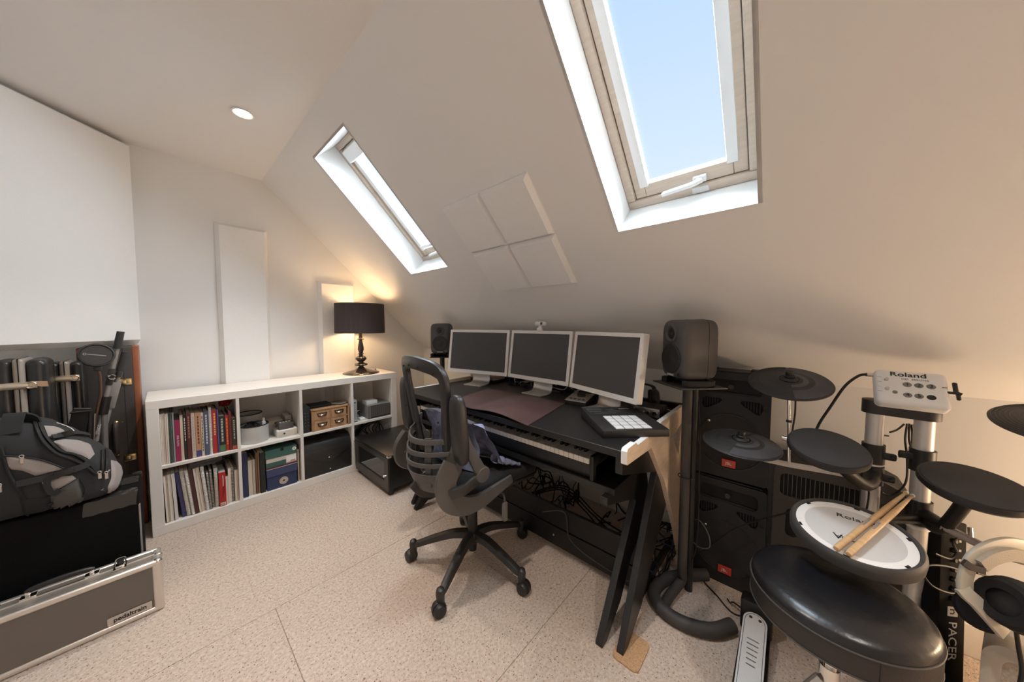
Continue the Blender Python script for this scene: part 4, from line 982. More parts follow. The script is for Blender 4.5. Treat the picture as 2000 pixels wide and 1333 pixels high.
for i in range(4):
    for j in range(4):
        x = -.012+i*.0370; y = -.112+j*.0370
        MB().rbox(x, x+.0335, y+.036, y+.0695, -.001, .0034, .0018, 2, tm).part('pad', PADL, pc)
MB().box(-.130, -.030, -.122, .122, -.0002, .0008, tm).part('control_strip', BLKM, pc, smooth=False)
for k, (x0, x1, y0, y1) in enumerate(((-.13, -.118, -.12, -.05), (-.108, -.096, -.12, -.05), (-.13, -.118, .02, .08), (-.108, -.096, -.03, .01), (-.08, -.07, -.12, -.06), (-.08, -.07, -.03, .03), (-.055, -.045, -.1, .0))):
    MB().rbox(x0, x1, y0, y1, .0006, .0028, .0012, 1, tm).part('button', CHARC, pc)
MB().box(-.112, -.105, .035, .085, .0006, .0016, tm).part('display_window', mat('lcd_pale', (.45, .46, .46), .3), pc, smooth=False)
MB().lathe([(0, 0), (.012, 0), (.011, .016), (0, .017)], 18, tm @ T(-.120, .108, 0)).part('knob', BLK, pc)
# ================================================================== audio interface, monitor controller, headphones
p0, p1, p2 = onz(1237, 813, DZ), onz(1277, 822, DZ), onz(1305, 805, DZ)
ai = thing('audio_interface', 'small black audio interface with a silver front and knobs', 'audio interface', ((p0.x+p1.x)/2+.035, (p0.y+p1.y)/2, DZ), 0)
MB().rbox(.004, .125, -.058, .058, .003, .042, .003).part('casing', BLK, ai)
fp = MB().rbox(0, .005, -.060, .060, .002, .043, .002).part('front_plate', mat('dark_silver', (.30, .28, .27), .3, .8), ai)
for y, r in ((-.040, .012), (-.012, .007), (.012, .005), (.026, .005), (.044, .006)): MB().lathe([(0, 0), (r, 0), (r*.9, .010), (0, .011)], 16, frame((0, y, .022), (-1, 0, 0))).part('knob', CHROME if r > .006 else ALU, ai)
q0, q1, q2 = onz(1108, 790, DZ+.02), onz(1140, 801, DZ), onz(1180, 778, DZ)
mc = thing('monitor_controller', 'silver monitor controller with a big dark dial beside the mat', 'controller', (1.548, .868, DZ), math.radians(6))
MB().poly([(-.085, 0), (.085, 0), (.085, .050), (-.085, .022)], -.060, .060, M(((1, 0, 0, 0), (0, 0, -1, 0), (0, 1, 0, 0), (0, 0, 0, 1)))).part('casing', BLK, mc, bevel=.002)
tm = T(0, 0, .0362) @ RY(-math.atan2(.028, .17))
MB().rbox(-.087, .086, -.0605, .0605, -.001, .0022, .001, 1, tm).part('top_plate', mat('champagne', (.45, .41, .36), .35, .7), mc)
MB().lathe([(0, 0), (.024, 0), (.024, .009), (.021, .011), (0, .011)], 28, tm @ T(0, 0, .002)).part('dial', BLK, mc)
for k in range(4): MB().rbox(-.066, -.054, -.045+k*.024, -.029+k*.024, .002, .005, .001, 1, tm).part('button', CHARC, mc)
MB().box(.040, .072, -.04, .04, .002, .0028, tm).part('meter_window', BLKG, mc, smooth=False)
hp = thing('headphones', 'black headphones lying behind the right display', 'headphones', (1.690, .635, DZ))
for s, y in ((0, 0), (1, -.10)):
    cpt = V((.0, y, .055)); d = V((-.45, -1, .15)) if s == 0 else V((.2, -1, .1))
    MB().lathe([(0, 0), (.038, 0), (.043, .010), (.043, .026), (.030, .036), (0, .038)], 28, frame(cpt, d)).part('ear_cup', BLK, hp); MB().lathe([(.020, -.016), (.040, -.014), (.044, -.004), (.040, .002), (.020, .0)], 28, frame(cpt, d)).part('ear_cushion', BLKM, hp)
MB().strap(cr([(-.01, .005, .088), (.03, -.01, .106), (.07, -.045, .108), (.05, -.09, .102), (.015, -.105, .085)], 7), .02, .006).part('headband', BLK, hp)
o = thing('jack_lead', 'short black lead with a silver plug by the audio interface', 'cable', (1.70, .47, DZ))
MB().tube(cr([(-.02, .10, .004), (.0, .06, .006), (-.01, .02, .008)], 5), .003, 6).part('lead', CABLE, o); MB().cyl((-.01, .02, .008), (-.03, -.04, .006), .0045, .003).part('plug', CHROME, o)
# desk back clutter
random.seed(21)
for k in range(16):
    x0 = random.uniform(1.65, 1.72); y0 = random.uniform(1.0, 1.55); pts = [V((x0, y0, DZ+.004))]
    for j in range(5): pts.append(V((min(1.74, max(1.645, pts[-1].x+random.uniform(-.06, .06))), max(.95, pts[-1].y+random.uniform(-.13, .13)), DZ+random.uniform(.004, .045))))
    pts[-1].z = DZ+.004
    w = k in (2, 6, 9, 13)
    tag(MB().tube(cr(pts, 6), random.choice((.0025, .0032, .004)), 6).part('desk_cable', CABLEG if w else CABLE), ('pale cable' if w else 'black cable')+' tangled at the back of the desk beneath the displays', 'cable', 'pale cables behind the mat' if w else 'black cables behind the mat')
# ================================================================== studio monitors on stands
def studio_monitor(name, label, p, ang, s=1.0):
    o = thing(name, label, 'speaker', p, ang)      # front towards local +x
    w, d, h = .094*s, .092*s, .142*s
    zc = .030*s+h
    MB().ball((0, 0, zc), d, w, h, 44, .32).part('cabinet', SPKGREY, o, ang=60)
    MB().tube([(-.03*s+.0, w*1.002*math.copysign(abs(math.cos(t))**.32, math.cos(t)), zc+h*1.002*math.copysign(abs(math.sin(t))**.32, math.sin(t))) for t in [2*PI*k/72 for k in range(72)]], .0008, 4, True).part('seam', BLKM, o)
    fx = d*.998
    MB().lathe([(.071*s, -.006), (.071*s, .003), (.067*s, .006), (.060*s, .005), (.036*s, .002), (.030*s, .0015), (.024*s, .003), (.012*s, .005), (0, .006)], 44, frame((fx, 0, zc-.045*s), (1, 0, 0))).part('woofer', CONE, o)
    MB().lathe([(.044*s, -.002), (.042*s, .006), (.036*s, .008), (.026*s, .002), (.020*s, .001)], 36, frame((fx, 0, zc+.075*s), (1, 0, 0))).part('waveguide', SPKGREY, o)
    MB().lathe([(.027*s, .0025), (.013*s, .003), (.010*s, .008), (0, .012)], 24, frame((fx, 0, zc+.075*s), (1, 0, 0))).part('tweeter', BLK, o)
    MB().cyl((fx-.002, .060*s, zc-.118*s), (fx+.003, .060*s, zc-.118*s), .007*s, n=14).part('button', BLKG, o)
    text('front_lettering', 'GENELEC', .013*s, WHT, M(((0, 0, 1, fx+.0015), (1, 0, 0, 0), (0, 1, 0, zc-.124*s), (0, 0, 0, 1))), o)
    mb = MB().strap(cr([(.08*s, -.07*s, .014*s), (.05*s, -.085*s, .014*s), (-.06*s, -.08*s, .014*s), (-.08*s, 0, .014*s), (-.06*s, .08*s, .014*s), (.05*s, .085*s, .014*s), (.08*s, .07*s, .014*s)], 6), .026*s, .026*s); mb.part('isolation_base', BLKM, o, bevel=.005)
    MB().box(-.05*s, .05*s, -.05*s, .05*s, .020*s, .040*s).part('base_block', BLKM, o, smooth=False)
    return o
pr_ = V((1.540, .336, 0)); zpl = .964
st = thing('speaker_stand', 'tall dark tubular speaker stand between desk and black speakers', 'speaker stand', (pr_.x, pr_.y, 0))
MB().rbox(-.104, .104, -.104, .104, zpl-.006, zpl, .002, 1, RZ(math.radians(138))).part('top_plate', mat('stand_plate', (.04, .037, .035), .4), st)
DARKT = mat('stand_tube', (.048, .043, .041), .6)
lo = [onz(px, py, .028)-pr_ for px, py in ((1345, 1112), (1330, 1140), (1306, 1168), (1294, 1192))]
MB().tube(cr([(0, 0, zpl-.006), (0, 0, .6), (0, 0, .3), (-.005, 0, .12), (lo[1].x*.6, lo[1].y*.6, .05), (lo[2].x, lo[2].y, .03), (lo[3].x, lo[3].y, .026)], 8), .020, 14).part('pole', DARKT, st)
MB().cyl((.036, -.020, .0), (.036, -.020, zpl-.006), .016).part('rear_pole', BLK, st)
bs = [onz(px, py, .026)-pr_ for px, py in ((1380, 1123), (1345, 1124), (1300, 1132), (1277, 1158), (1293, 1190), (1335, 1218), (1390, 1232), (1430, 1222))]
MB().tube(cr([(p.x, p.y, .026) for p in bs], 8), .026, 14).part('floor_loop', DARKT, st)
MB().tube(cr([(.04, -.03, zpl-.01), (.05, -.045, .7), (.03, -.05, .5), (.045, -.05, .42), (.02, -.045, .2), (.05, .02, .02)], 8), .0022, 6).part('speaker_lead', CABLE, st)
MB().tube([(.028*math.cos(t), .028*math.sin(t), .545) for t in [2*PI*k/16 for k in range(16)]], .002, 5, True).part('cable_tie', BLK, st)
studio_monitor('studio_speaker', 'grey studio loudspeaker on the tall stand right of the displays', (pr_.x, pr_.y, zpl), math.radians(138), .905)
pl_ = V((1.545, 2.176, 0)); zq = 1.222-(697-636)/609*(.743*pl_.x+.669*pl_.y)
st = thing('speaker_stand', 'slim black speaker stand behind the left display', 'speaker stand', (pl_.x, pl_.y, 0))
MB().rbox(-.088, .088, -.088, .088, zq-.006, zq, .002, 1, RZ(math.radians(228))).part('top_plate', BLK, st)
MB().cyl((0, 0, .015), (0, 0, zq-.006), .020).part('pole', BLK, st); MB().rbox(-.03, .17, -.10, .10, 0, .015, .003).part('base_plate', BLK, st)
studio_monitor('studio_speaker', 'grey studio loudspeaker half hidden behind the left display', (pl_.x, pl_.y, zq), math.radians(222), .87)
# ================================================================== office chair (local x = forward, y = left)
ch = thing('office_chair', 'black and grey mesh office chair with flipped-up armrests', 'chair', (1.023, 1.19, 0), math.radians(-9))
rz = math.radians(-9)
for k in range(5):
    a = math.radians(-157+72*k)-rz
    d = V((math.cos(a), math.sin(a), 0)); R = .305
    path = cr([d*.02+V((0, 0, .150)), d*.10+V((0, 0, .148)), d*.20+V((0, 0, .120)), d*.28+V((0, 0, .092)), d*R+V((0, 0, .086))], 5)
    n = len(path)
    MB().sweep(path, [(-.026, -.014), (-.020, .016), (0, .022), (.020, .016), (.026, -.014), (0, -.020)], scales=[1.0-.42*i/(n-1) for i in range(n)]).part('base_leg', CHAIRD, ch, ang=50)
    c = d*(R+.004)
    cs = MB().lathe([(0, .040), (.017, .042), (.018, .075), (.020, .090), (.016, .106), (.008, .112), (0, .113)], 18, T(c.x, c.y, 0)).part('caster', CHAIRD, ch)
    t = V((-d.y, d.x, 0)) if k % 2 else (V((-d.y, d.x, 0))*.6+d*.5).normalized()
    for s in (-1, 1):
        w0 = c+t*(.005*s)+d*.012+V((0, 0, .0285)); w1 = c+t*(.026*s)+d*.012+V((0, 0, .0285))
        MB().lathe([(0, 0), (.028, 0), (.0285, .012), (.024, .019), (.010, .021), (0, .021)], 24, frame(w0, w1-w0, (0, 0, 1))).part('wheel', BLK, cs)
    MB().lathe([(.031, 0), (.031, .012), (.029, .012), (.029, 0)], 18, frame(c+d*.012-t*.006+V((0, 0, .0290)), t, (0, 0, 1))).part('hood', CHAIRD, cs)
MB().lathe([(0, .105), (.030, .108), (.042, .130), (.042, .155), (.034, .168), (0, .17)], 28).part('hub', CHAIRD, ch)
MB().cyl((0, 0, .065), (0, 0, .12), .020).part('lift_end', BLK, ch)
MB().cyl((0, 0, .16), (0, 0, .29), .026, .024).part('lift_cover', BLK, ch); MB().cyl((0, 0, .285), (0, 0, .44), .014).part('gas_lift', CHROME, ch)
MB().rbox(-.11, .12, -.08, .08, .420, .460, .010).part('tilt_mechanism', CHAIRD, ch)
MB().tube(cr([(.02, -.08, .448), (.03, -.16, .445), (.035, -.215, .435), (.035, -.225, .40)], 5), .005, 8).part('lever', CHAIRG, ch)
MB().rbox(.022, .048, -.236, -.214, .315, .405, .008, 3).part('lever_paddle', mat('lever_grey', (.13, .125, .12), .5), ch)
# seat
def seat(u, v):
    a = 2*PI*u; b = PI*(v-.5); e = .42
    pw = lambda q, e=e: math.copysign(abs(q)**e, q)
    x = .25*pw(math.cos(a))*pw(math.cos(b), .35); y = .245*pw(math.sin(a))*pw(math.cos(b), .35); z = .045*pw(math.sin(b), .8)
    z += .014*(y/.245)**2-.020*max(0, (x-.10)/.15)**2
    return (x+.03, y, .506+z)
MB().grid(seat, 48, 21, cu=True).part('seat', MESHF, ch, ang=60)
MB().rbox(-.19, .24, -.215, .215, .455, .480, .012, 3).part('seat_pan', CHAIRD, ch)
# side carriers curling up from under the seat to the back
for s in (-1, 1):
    y = s*.262
    p = cr([(.045, y, .528), (-.03, y, .508), (-.12, y*1.01, .488), (-.20, y*1.0, .492), (-.262, y*.97, .535), (-.272, y*.93, .605), (-.235, y*.90, .665)], 7)
    n = len(p); MB().sweep(p, [(-.030, -.010), (.030, -.010), (.034, .0), (.030, .010), (-.030, .010), (-.034, 0)], up=(0, 1, 0), scales=[.55+.75*min(1, i/(n*.55)) for i in range(n)]).part('side_carrier', CHAIRG, ch, ang=50)
    # armrest hinge, link and pad folded upright
    hx, hz = -.132, .612; ya = s*.288
    MB().lathe([(0, -.014), (.030, -.014), (.034, -.004), (.034, .008), (.028, .014), (0, .015)], 26, frame((hx, ya, hz), (0, s, 0))).part('arm_hinge', CHAIRG, ch)
    MB().strap(cr([(hx-.13, s*.262, .560), (hx-.09, ya, .575), (hx-.02, ya, .600), (hx, ya, hz)], 6), .040, .018, up=(0, 1, 0)).part('hinge_bracket', CHAIRD, ch, bevel=.004)
    MB().strap(cr([(hx, ya, hz), (hx-.028, ya, .665), (hx-.062, ya-.004*s, .735), (hx-.085, ya-.006*s, .80)], 6), .040, .020, up=(0, 1, 0), scales=[1.25-.45*i/18 for i in range(19)]).part('arm_link', CHAIRG, ch, bevel=.004)
    mp = T(hx-.098, ya-.012*s, .812) @ RY(-math.radians(4))
    MB().ball((0, 0, 0), .024, .044, .140, 30, .55, mp).part('armrest_pad', CHAIRD, ch, ang=60)
# back frame: bowed top bar and two uprights running inwards
bp = cr([(-.205, -.135, .60), (-.222, -.155, .72), (-.240, -.185, .86), (-.252, -.205, .965), (-.262, -.196, 1.018), (-.275, -.155, 1.042), (-.288, -.08, 1.052), (-.292, 0, 1.055),
         (-.288, .08, 1.052), (-.275, .155, 1.042), (-.262, .196, 1.018), (-.252, .205, .965), (-.240, .185, .86), (-.222, .155, .72), (-.205, .135, .60)], 6)
def wide(p): return 1.0 if p.z < .9 else 1.0+.25*min(1, (p.z-.9)/.12)
mb = MB(); vs = []; n = len(bp)
for i, p in enumerate(bp):   # rectangular section kept in the back plane
    t = (bp[min(i+1, n-1)]-bp[max(i-1, 0)]).normalized(); nx = V((1, 0, .12)); inn = nx.cross(t).normalized(); w = .024*wide(p)
    for a, b in ((-1, -1), (1, -1), (1, 1), (-1, 1)): vs.append(p+inn*(w*a)+V((.013*b, 0, 0)))
fs = [(0, 1, 2, 3), tuple(4*(n-1)+k for k in range(4))]
for i in range(n-1):
    for k in range(4): fs.append((4*i+k, 4*i+(k+1) % 4, 4*i+4+(k+1) % 4, 4*i+4+k))
mb.add(vs, fs); mb.part('back_frame', CHAIRD, ch, bevel=.006, ang=40)
for p in ((-.272, -.16, 1.030), (-.29, -.05, 1.045), (-.29, .05, 1.045), (-.272, .16, 1.030), (-.256, -.175, .83), (-.256, .175, .83)): MB().cyl((p[0]-.012, p[1], p[2]-.005), (p[0]-.017, p[1], p[2]-.005), .0045, n=12).part('screw_hole', BLKM, ch)
# lumbar shell with slots
def lum(v, z, off=0):
    k = v/.19
    return V((-.285-.022*math.cos(v*7)+.095*k*k*1.0 - .03*math.sin((z-.50)/.25*PI)*.6-off+.05*max(0, (.54-z)/.08)**2, v, z))
def band(z0, z1, v0, v1, name, mt=CHAIRG, n=18):
    mb = MB(); vs = []; fs = []
    for i in range(n):
        v = v0+(v1-v0)*i/(n-1)
        zz0 = z0-.02*(v/.19)**2*-1; zz1 = z1-.02*(v/.19)**2*-1
        vs += [lum(v, zz0, .004), lum(v, zz1, .004), lum(v, zz1, -.004), lum(v, zz0, -.004)]
    for i in range(n-1):
        for k in range(4): fs.append((4*i+k, 4*i+(k+1) % 4, 4*i+4+(k+1) % 4, 4*i+4+k))
    fs += [(0, 1, 2, 3), tuple(4*(n-1)+k for k in range(4))]
    mb.add(vs, fs); return mb.part(name, mt, ch, ang=50, bevel=.0015)
for z0, z1 in ((.705, .728), (.655, .675), (.607, .626)): band(z0, z1, -.178, .178, 'lumbar_slat')
band(.490, .577, -.150, .150, 'lumbar_plate')
for s in (-1, 1): band(.52, .735, min(s*.085, s*.112), max(s*.085, s*.112), 'lumbar_rib', n=5); band(.545, .75, min(s*.165, s*.198), max(s*.165, s*.198), 'lumbar_side', n=6)
for s in (-1, 1): MB().strap(cr([(-.20, s*.192, .70), (-.195, s*.21, .66), (-.215, s*.225, .60), (-.255, s*.235, .56)], 6), .030, .012, up=(0, 1, 0)).part('shell_arm', CHAIRG, ch, bevel=.003)
MB().strap(cr([(-.05, 0, .452), (-.16, 0, .455), (-.245, 0, .475), (-.292, 0, .53)], 7), .09, .02, up=(0, 1, 0)).part('spine', CHAIRD, ch, bevel=.005)
# ================================================================== blue jacket on the seat
random.seed(4)
u_ = V((math.cos(rz), math.sin(rz), 0)); v_ = V((-math.sin(rz), math.cos(rz), 0))
def cl(x, y, z): return (x, y, z)
rows = [[(-.19, .13, .80), (-.185, .02, .815), (-.165, -.09, .812), (-.12, -.185, .795)],
        [(-.17, .14, .74), (-.16, .02, .765), (-.125, -.10, .78), (-.065, -.215, .77)],
        [(-.15, .14, .66), (-.12, .02, .70), (-.07, -.11, .70), (-.01, -.228, .665)],
        [(-.11, .14, .60), (-.06, .02, .63), (.0, -.12, .62), (.040, -.226, .595)],
        [(-.06, .13, .560), (-.0, .02, .560), (.07, -.11, .561), (.120, -.215, .561)]]
def jac(u, v):
    def L(P, t):
        k = t*(len(P)-1); i = min(int(k), len(P)-2); f = k-i; f = f*f*(3-2*f)*.6+f*.4; return V(P[i]).lerp(V(P[i+1]), f)
    p = L([L(r, u) for r in rows], v)
    w = math.sin(PI*v)
    p += V((.016*math.sin(u*15+v*4)*w, .010*math.sin(v*13+u*3), .014*math.sin(u*12-v*9)*w + .008*math.sin(u*31+v*17)*w))
    p.z = max(p.z, .560); return p
mb = MB().grid(jac, 44, 40)
def jac2(u, v):   # back side, falls straight down behind
    a = jac(u, 0); b = V((a.x+.035, a.y, .562)); p = a.lerp(b, v); p.x += .02*math.sin(PI*v)+.006*math.sin(u*22+v*8)*math.sin(PI*v); return p
mb.grid(jac2, 44, 14)
jk = thing('denim_jacket', 'crumpled blue denim jacket heaped on the office chair', 'jacket', ch.location, rz)
mb.part('jacket_body', DENIM, jk, ang=80)
MB().strap(cr([jac(.05, .02)+V((0, 0, .004)), jac(.35, .0)+V((0, 0, .008)), jac(.7, .02)+V((0, 0, .006)), jac(.97, .05)+V((0, 0, .003))], 8), .030, .004, up=(0, 0, 1)).part('collar', mat('denim_dark', (.075, .07, .09), .9, bump=.5, bscale=300), jk)
MB().tube(cr([jac(.12, .15)+V((0, 0, .004)), jac(.30, .4)+V((0, 0, .008)), jac(.45, .7)+V((0, 0, .008)), jac(.52, .98)+V((0, 0, .004))], 8), .003, 6).part('seam', mat('denim_dark', (.075, .07, .09)), jk)
def sl_(u, v):
    c = V((.0, -.19, .60)).lerp(V((.120, -.232, .560)), u); r = .030*(1-.72*u)
    return c+V((0, r*math.cos(2*PI*v), r*math.sin(2*PI*v)*(.9 if math.sin(2*PI*v) > 0 else .4)))+V((.004*math.sin(20*u+6*v), 0, .003*math.sin(26*u)))
MB().grid(sl_, 16, 18).part('sleeve', DENIM, jk, ang=70)
# ================================================================== stacked PA loudspeakers (front towards -x)
FM = lambda x: M(((0, 0, 1, x), (-1, 0, 0, 0), (0, 1, 0, 0), (0, 0, 0, 1)))     # outline x -> -y, y -> z, thickness -> x
def pa_speaker(label, y, z, d, group=None):
    o = thing('pa_speaker', label, 'speaker', (1.722, y, z))
    w, h = .142, .494
    horn = rrect(-.112, .112, .395, .462, .02)
    def port(s): 
        P = [(.035*s, .362), (.040*s, .372), (.10*s, .372), (.115*s, .362), (.115*s, .335), (.105*s, .318), (.092*s, .318), (.05*s, .345)]
        return P if s > 0 else P[::-1]
    wo = circ(0, .175, .131, 48)
    MB().poly(rrect(-w, w, 0, h, .016), 0, .014, FM(0), holes=[horn, port(1), port(-1), wo]).part('baffle', PAGREY, o, smooth=False, bevel=.0015)
    c = MB().poly([(.012, -w), (d, -w*.80), (d, w*.80), (.012, w)], .0, h, M.Identity(4)).part('cabinet', PAGREY, o, smooth=False, bevel=.006)
    c.location = (.032, 0, 0); c.scale = ((d-.02)/d, 1, 1)
    MB().box(.012, .0135, -w+.006, w-.006, .006, h-.006).part('inner_panel', BLKM, o, smooth=False)
    # horn flare and driver
    MB().lathe([(.013, .009), (.010, .006), (0, .005)], 18, frame((.010, 0, .428), (-1, 0, 0))).part('horn_driver', mat('driver_grey', (.035, .032, .030), .5), o)
    MB().rbox(.004, .020, -.112, .112, .390, .402, .005).part('horn_lip', PAGREY, o)
    for s in (-1, 1):
        for k in range(6): MB().rbox(.003, .010, s*(.052+k*.0105)-.002, s*(.052+k*.0105)+.002, .322, .372, .001, 1).part('port_slat', BLK, o)
    MB().lathe([(0, -.004), (.06, -.002), (.110, .001), (.1225, .004), (.1275, .0035), (.1305, 0), (.1305, -.01)], 56, frame((.004, 0, .175), (-1, 0, 0))).part('woofer_grille', mat('perforated_grille', (.026, .023, .022), .7, bump=1, bscale=420), o)
    MB().tube([(.001, .1285*math.cos(t), .175+.1285*math.sin(t)) for t in [2*PI*k/64 for k in range(64)]], .0042, 6, True).part('woofer_ring', BLK, o)
    for a in (45, 135, 225, 315): MB().ball((.0, .118*math.cos(math.radians(a)), .175+.118*math.sin(math.radians(a))), .003, .006, .006, 10).part('screw', CHROME if a == 45 else BLK, o)
    bd = MB().rbox(-.008, .002, -.026, .026, .056, .090, .001, 1).part('badge', REDL, o)
    text('badge_lettering', 'JBL', .019, WHT, M(((0, 0, -1, -.0085), (-1, 0, 0, 0), (0, 1, 0, .073), (0, 0, 0, 1))), bd)
    MB().lathe([(.004, 0), (.007, -.002), (.008, 0)], 16, frame((-.001, -.128, .34), (-1, 0, 0))).part('socket', CHARC, o)
    MB().rbox(.010, .13, -.125, .125, h-.002, h+.006, .004).part('top_foot', BLK, o)
    for s in (-.10, .06): MB().rbox(.04, .075, s, s+.035, h+.004, h+.016, .003).part('foot_block', BLK, o)
    return o
pa_speaker('lower of the two stacked black loudspeakers with red badges', .198, 0, .20)
pa_speaker('upper of the two stacked black loudspeakers with red badges', .198, .512, .165)
# ---- third loudspeaker with a slatted port
o = thing('pa_speaker', 'black loudspeaker with a slatted port behind the drum posts', 'speaker', (1.726, -.150, 0))
W2, H2_ = .188, .640
top = [(-W2, 0), (W2, 0), (W2, H2_-.02), (.12, H2_+.012), (-.10, H2_+.012), (-W2+.01, H2_-.008), (-W2, H2_-.025)]
slot = rrect(-W2+.022, .075, .505, .600, .02)
pill = [rrect(-W2+.045, -W2+.083, .335, .455, .018)]
MB().poly([(p[0], p[1]) for p in top], 0, .018, FM(0), holes=[slot, pill[0], rrect(.120, .158, .335, .455, .018), circ(0, .165, .145, 48)]).part('baffle', mat('pa_brownblack', (.055, .047, .042), .55, bump=.3, bscale=700), o, smooth=False, bevel=.002)
MB().poly([(p[0]*.985, p[1]) for p in top], .016, .215, FM(0)).part('cabinet', PAGREY, o, smooth=False, bevel=.006)
MB().box(.0145, .0158, -W2+.01, W2-.01, .01, .61).part('inner_panel', BLKM, o, smooth=False)
for k in range(18): MB().box(.002, .005, W2-.034-k*.0135, W2-.0325-k*.0135, .503, .602).part('port_bar', mat('bar_grey', (.16, .145, .13), .5), o, smooth=False)
mb = MB().lathe([(0, -.006), (.08, -.002), (.130, .003), (.144, .003), (.146, -.008)], 56, frame((.006, 0, .165), (-1, 0, 0))); mb.part('woofer_grille', mat('punched_grille', (.05, .043, .038), .6, bump=1, bscale=330), o)
MB().tube([(.0, .1455*math.cos(t), .165+.1455*math.sin(t)) for t in [2*PI*k/64 for k in range(64)]], .005, 6, True).part('woofer_ring', BLK, o)
MB().lathe([(.03, .0), (.026, -.006), (.02, .002)], 24, frame((0, -.13, .555), (-1, 0, 0))).part('dial_recess', CHARC, o)
# ================================================================== electronic drum kit
KX, KY = 1.650, -.225
kit = thing('electronic_drum_kit', 'electronic drum kit with rubber pads on two silver posts', 'drum kit', (KX, KY, 0))
O = V(kit.location)
def L_(p): return V(p)-O
P1 = V((1.652, -.226, 0)); P2_ = V((1.640, -.330, 0))
zt1 = 1.222-(822-636)/609*(.743*P1.x+.669*P1.y); zt1 = .925
for p in (P1, P2_): MB().cyl(L_(p)+V((0, 0, .01)), L_(p)+V((0, 0, zt1)), .0225, n=24).part('post', ALUP, kit)
MB().rbox(-.10, .055, -.02, .02, 0, .012, .004, 2, T(*L_((1.645, -.245, 0)))).rbox(-.03, .03, -.055, .10, 0, .012, .004, 2, T(*L_((1.648, -.262, 0)))).part('floor_foot', BLK, kit)
c = (P1+P2_)/2
d = (P2_-P1); an = math.atan2(d.y, d.x)
MB().poly(rrect(-.052-.034, .052+.034, -.033, .033, .032, 8), zt1-.006, zt1+.040, T(*L_(c)) @ RZ(an)).part('top_bracket', mat('bracket_black', (.035, .031, .029), .5), kit, bevel=.003)
# module on a wedge, face tilted to the player
mp = L_(c)+V((-.01, 0, zt1+.038))
MB().poly([(-.03, 0), (.04, 0), (.045, .05), (.0, .03)], -.055, .055, T(*mp) @ M(((1, 0, 0, 0), (0, 0, -1, 0), (0, 1, 0, 0), (0, 0, 0, 1)))).part('module_mount', BLK, kit, smooth=False)
pa_, pb_, pc_, pd_ = dep(1716, 719, 1.055), dep(1864, 733, .955), dep(1704, 786, 1.020), dep(1849, 799, .930)
cx = (pa_+pb_+pc_+pd_)/4; ex = ((pb_-pa_)+(pd_-pc_)).normalized(); ey = ((pa_-pc_)+(pb_-pd_)); ey = (ey-ex*ey.dot(ex)).normalized(); ez = ex.cross(ey)
if ez.dot(CAM-cx) < 0: ez = -ez
Mw = ((pb_-pa_).length+(pd_-pc_).length)/4; Mh = ((pa_-pc_).length+(pb_-pd_).length)/4
mm = basis(L_(cx), ex, ey, ez)
md = MB().rbox(-Mw, Mw, -Mh, Mh, -.045, 0, .014, 5, mm).part('sound_module', mat('module_silver', (.84, .84, .84), .4, .1), kit)
text('module_lettering', 'Roland', Mh*.34, INK, mm @ T(-Mw*.06, Mh*.72, .0004), md, sx=1.3, bold=.0003)
text('module_lettering', 'HD  DRUMS', Mh*.13, mat('grey_ink', (.25, .25, .26), .6), mm @ T(Mw*.12, Mh*.47, .0004), md, sx=1.3)
for i, (bx_, by_) in enumerate(((-.10, .17), (.21, .17), (.53, .17), (-.12, -.42), (.18, -.42), (.50, -.42))):
    MB().lathe([(0, .0022), (.095*Mw*1.15, .0022), (.105*Mw*1.2, .0006), (.105*Mw*1.2, 0)], 24, mm @ T(bx_*Mw, by_*Mh, 0) @ M.Diagonal((1, .86, 1, 1))).part('button', mat('button_grey', (.22, .225, .20), .5) if i < 5 else BLK, md)
    if i < 5: text('button_number', str(i+1), Mh*.26, INK, mm @ T(bx_*Mw, by_*Mh, .0026), md)
MB().lathe([(0, .002), (.07*Mw, .002), (.075*Mw, 0)], 20, mm @ T(-.46*Mw, -.32*Mh, 0)).part('button', mat('button_grey', (.22, .225, .20)), md)
for by_ in (.36, -.18): MB().lathe([(0, .010), (.055*Mw, .010), (.068*Mw, .002), (.068*Mw, 0)], 20, mm @ T(-.68*Mw, by_*Mh, 0)).part('knob', mat('knob_white', (.62, .60, .57), .35), md)
for k in range(4): MB().box(-Mw+.004, -Mw+.014, Mh*(.5-k*.28), Mh*(.5-k*.28)+.0008, 0, .0004, mm).part('panel_mark', mat('grey_ink', (.25, .25, .26)), md, smooth=False)
MB().box(Mw*.80, Mw*.94, Mh*.16, Mh*.20, 0, .0004, mm).part('panel_mark', INK, md, smooth=False)
jk0 = L_(dep(1705, 733, 1.07)); jdir = (L_(dep(1692, 732, 1.075))-jk0)
MB().cyl(jk0+ex*.01, jk0+jdir, .0065).part('jack_plug', ALU, kit)
MB().tube(cr([jk0+jdir, L_(dep(1676, 735, 1.09)), L_(dep(1650, 755, 1.12)), L_(dep(1622, 795, 1.15)), L_(dep(1598, 832, 1.16)), L_(dep(1585, 870, 1.16))], 7), .0042, 8).part('module_cable', CABLE, kit)
wn = L_(dep(1858, 768, .945)); MB().cyl(wn-ex*.012, wn+ex*.012, .004).cyl(wn+ex*.010, wn+ex*.018-ey*.004, .006).rbox(-.004, .004, -.022, .004, -.004, .004, .002, 1, basis(wn+ex*.012, ex, ey, ez)).rbox(-.004, .006, .0, .035, -.003, .003, .002, 1, basis(wn+ex*.008, ex, ey, ez)).part('module_clamp', BLK, kit)
def clampring(p, z0, z1, nm='post_clamp', r=.0285): return MB().lathe([(.022, z0), (r, z0), (r, z1), (.022, z1)], 28, T(*L_(p))).part(nm, BLK, kit)
def zpx(p, y): D = .743*p.x+.669*p.y; return CAMH-(y-636)/609*D
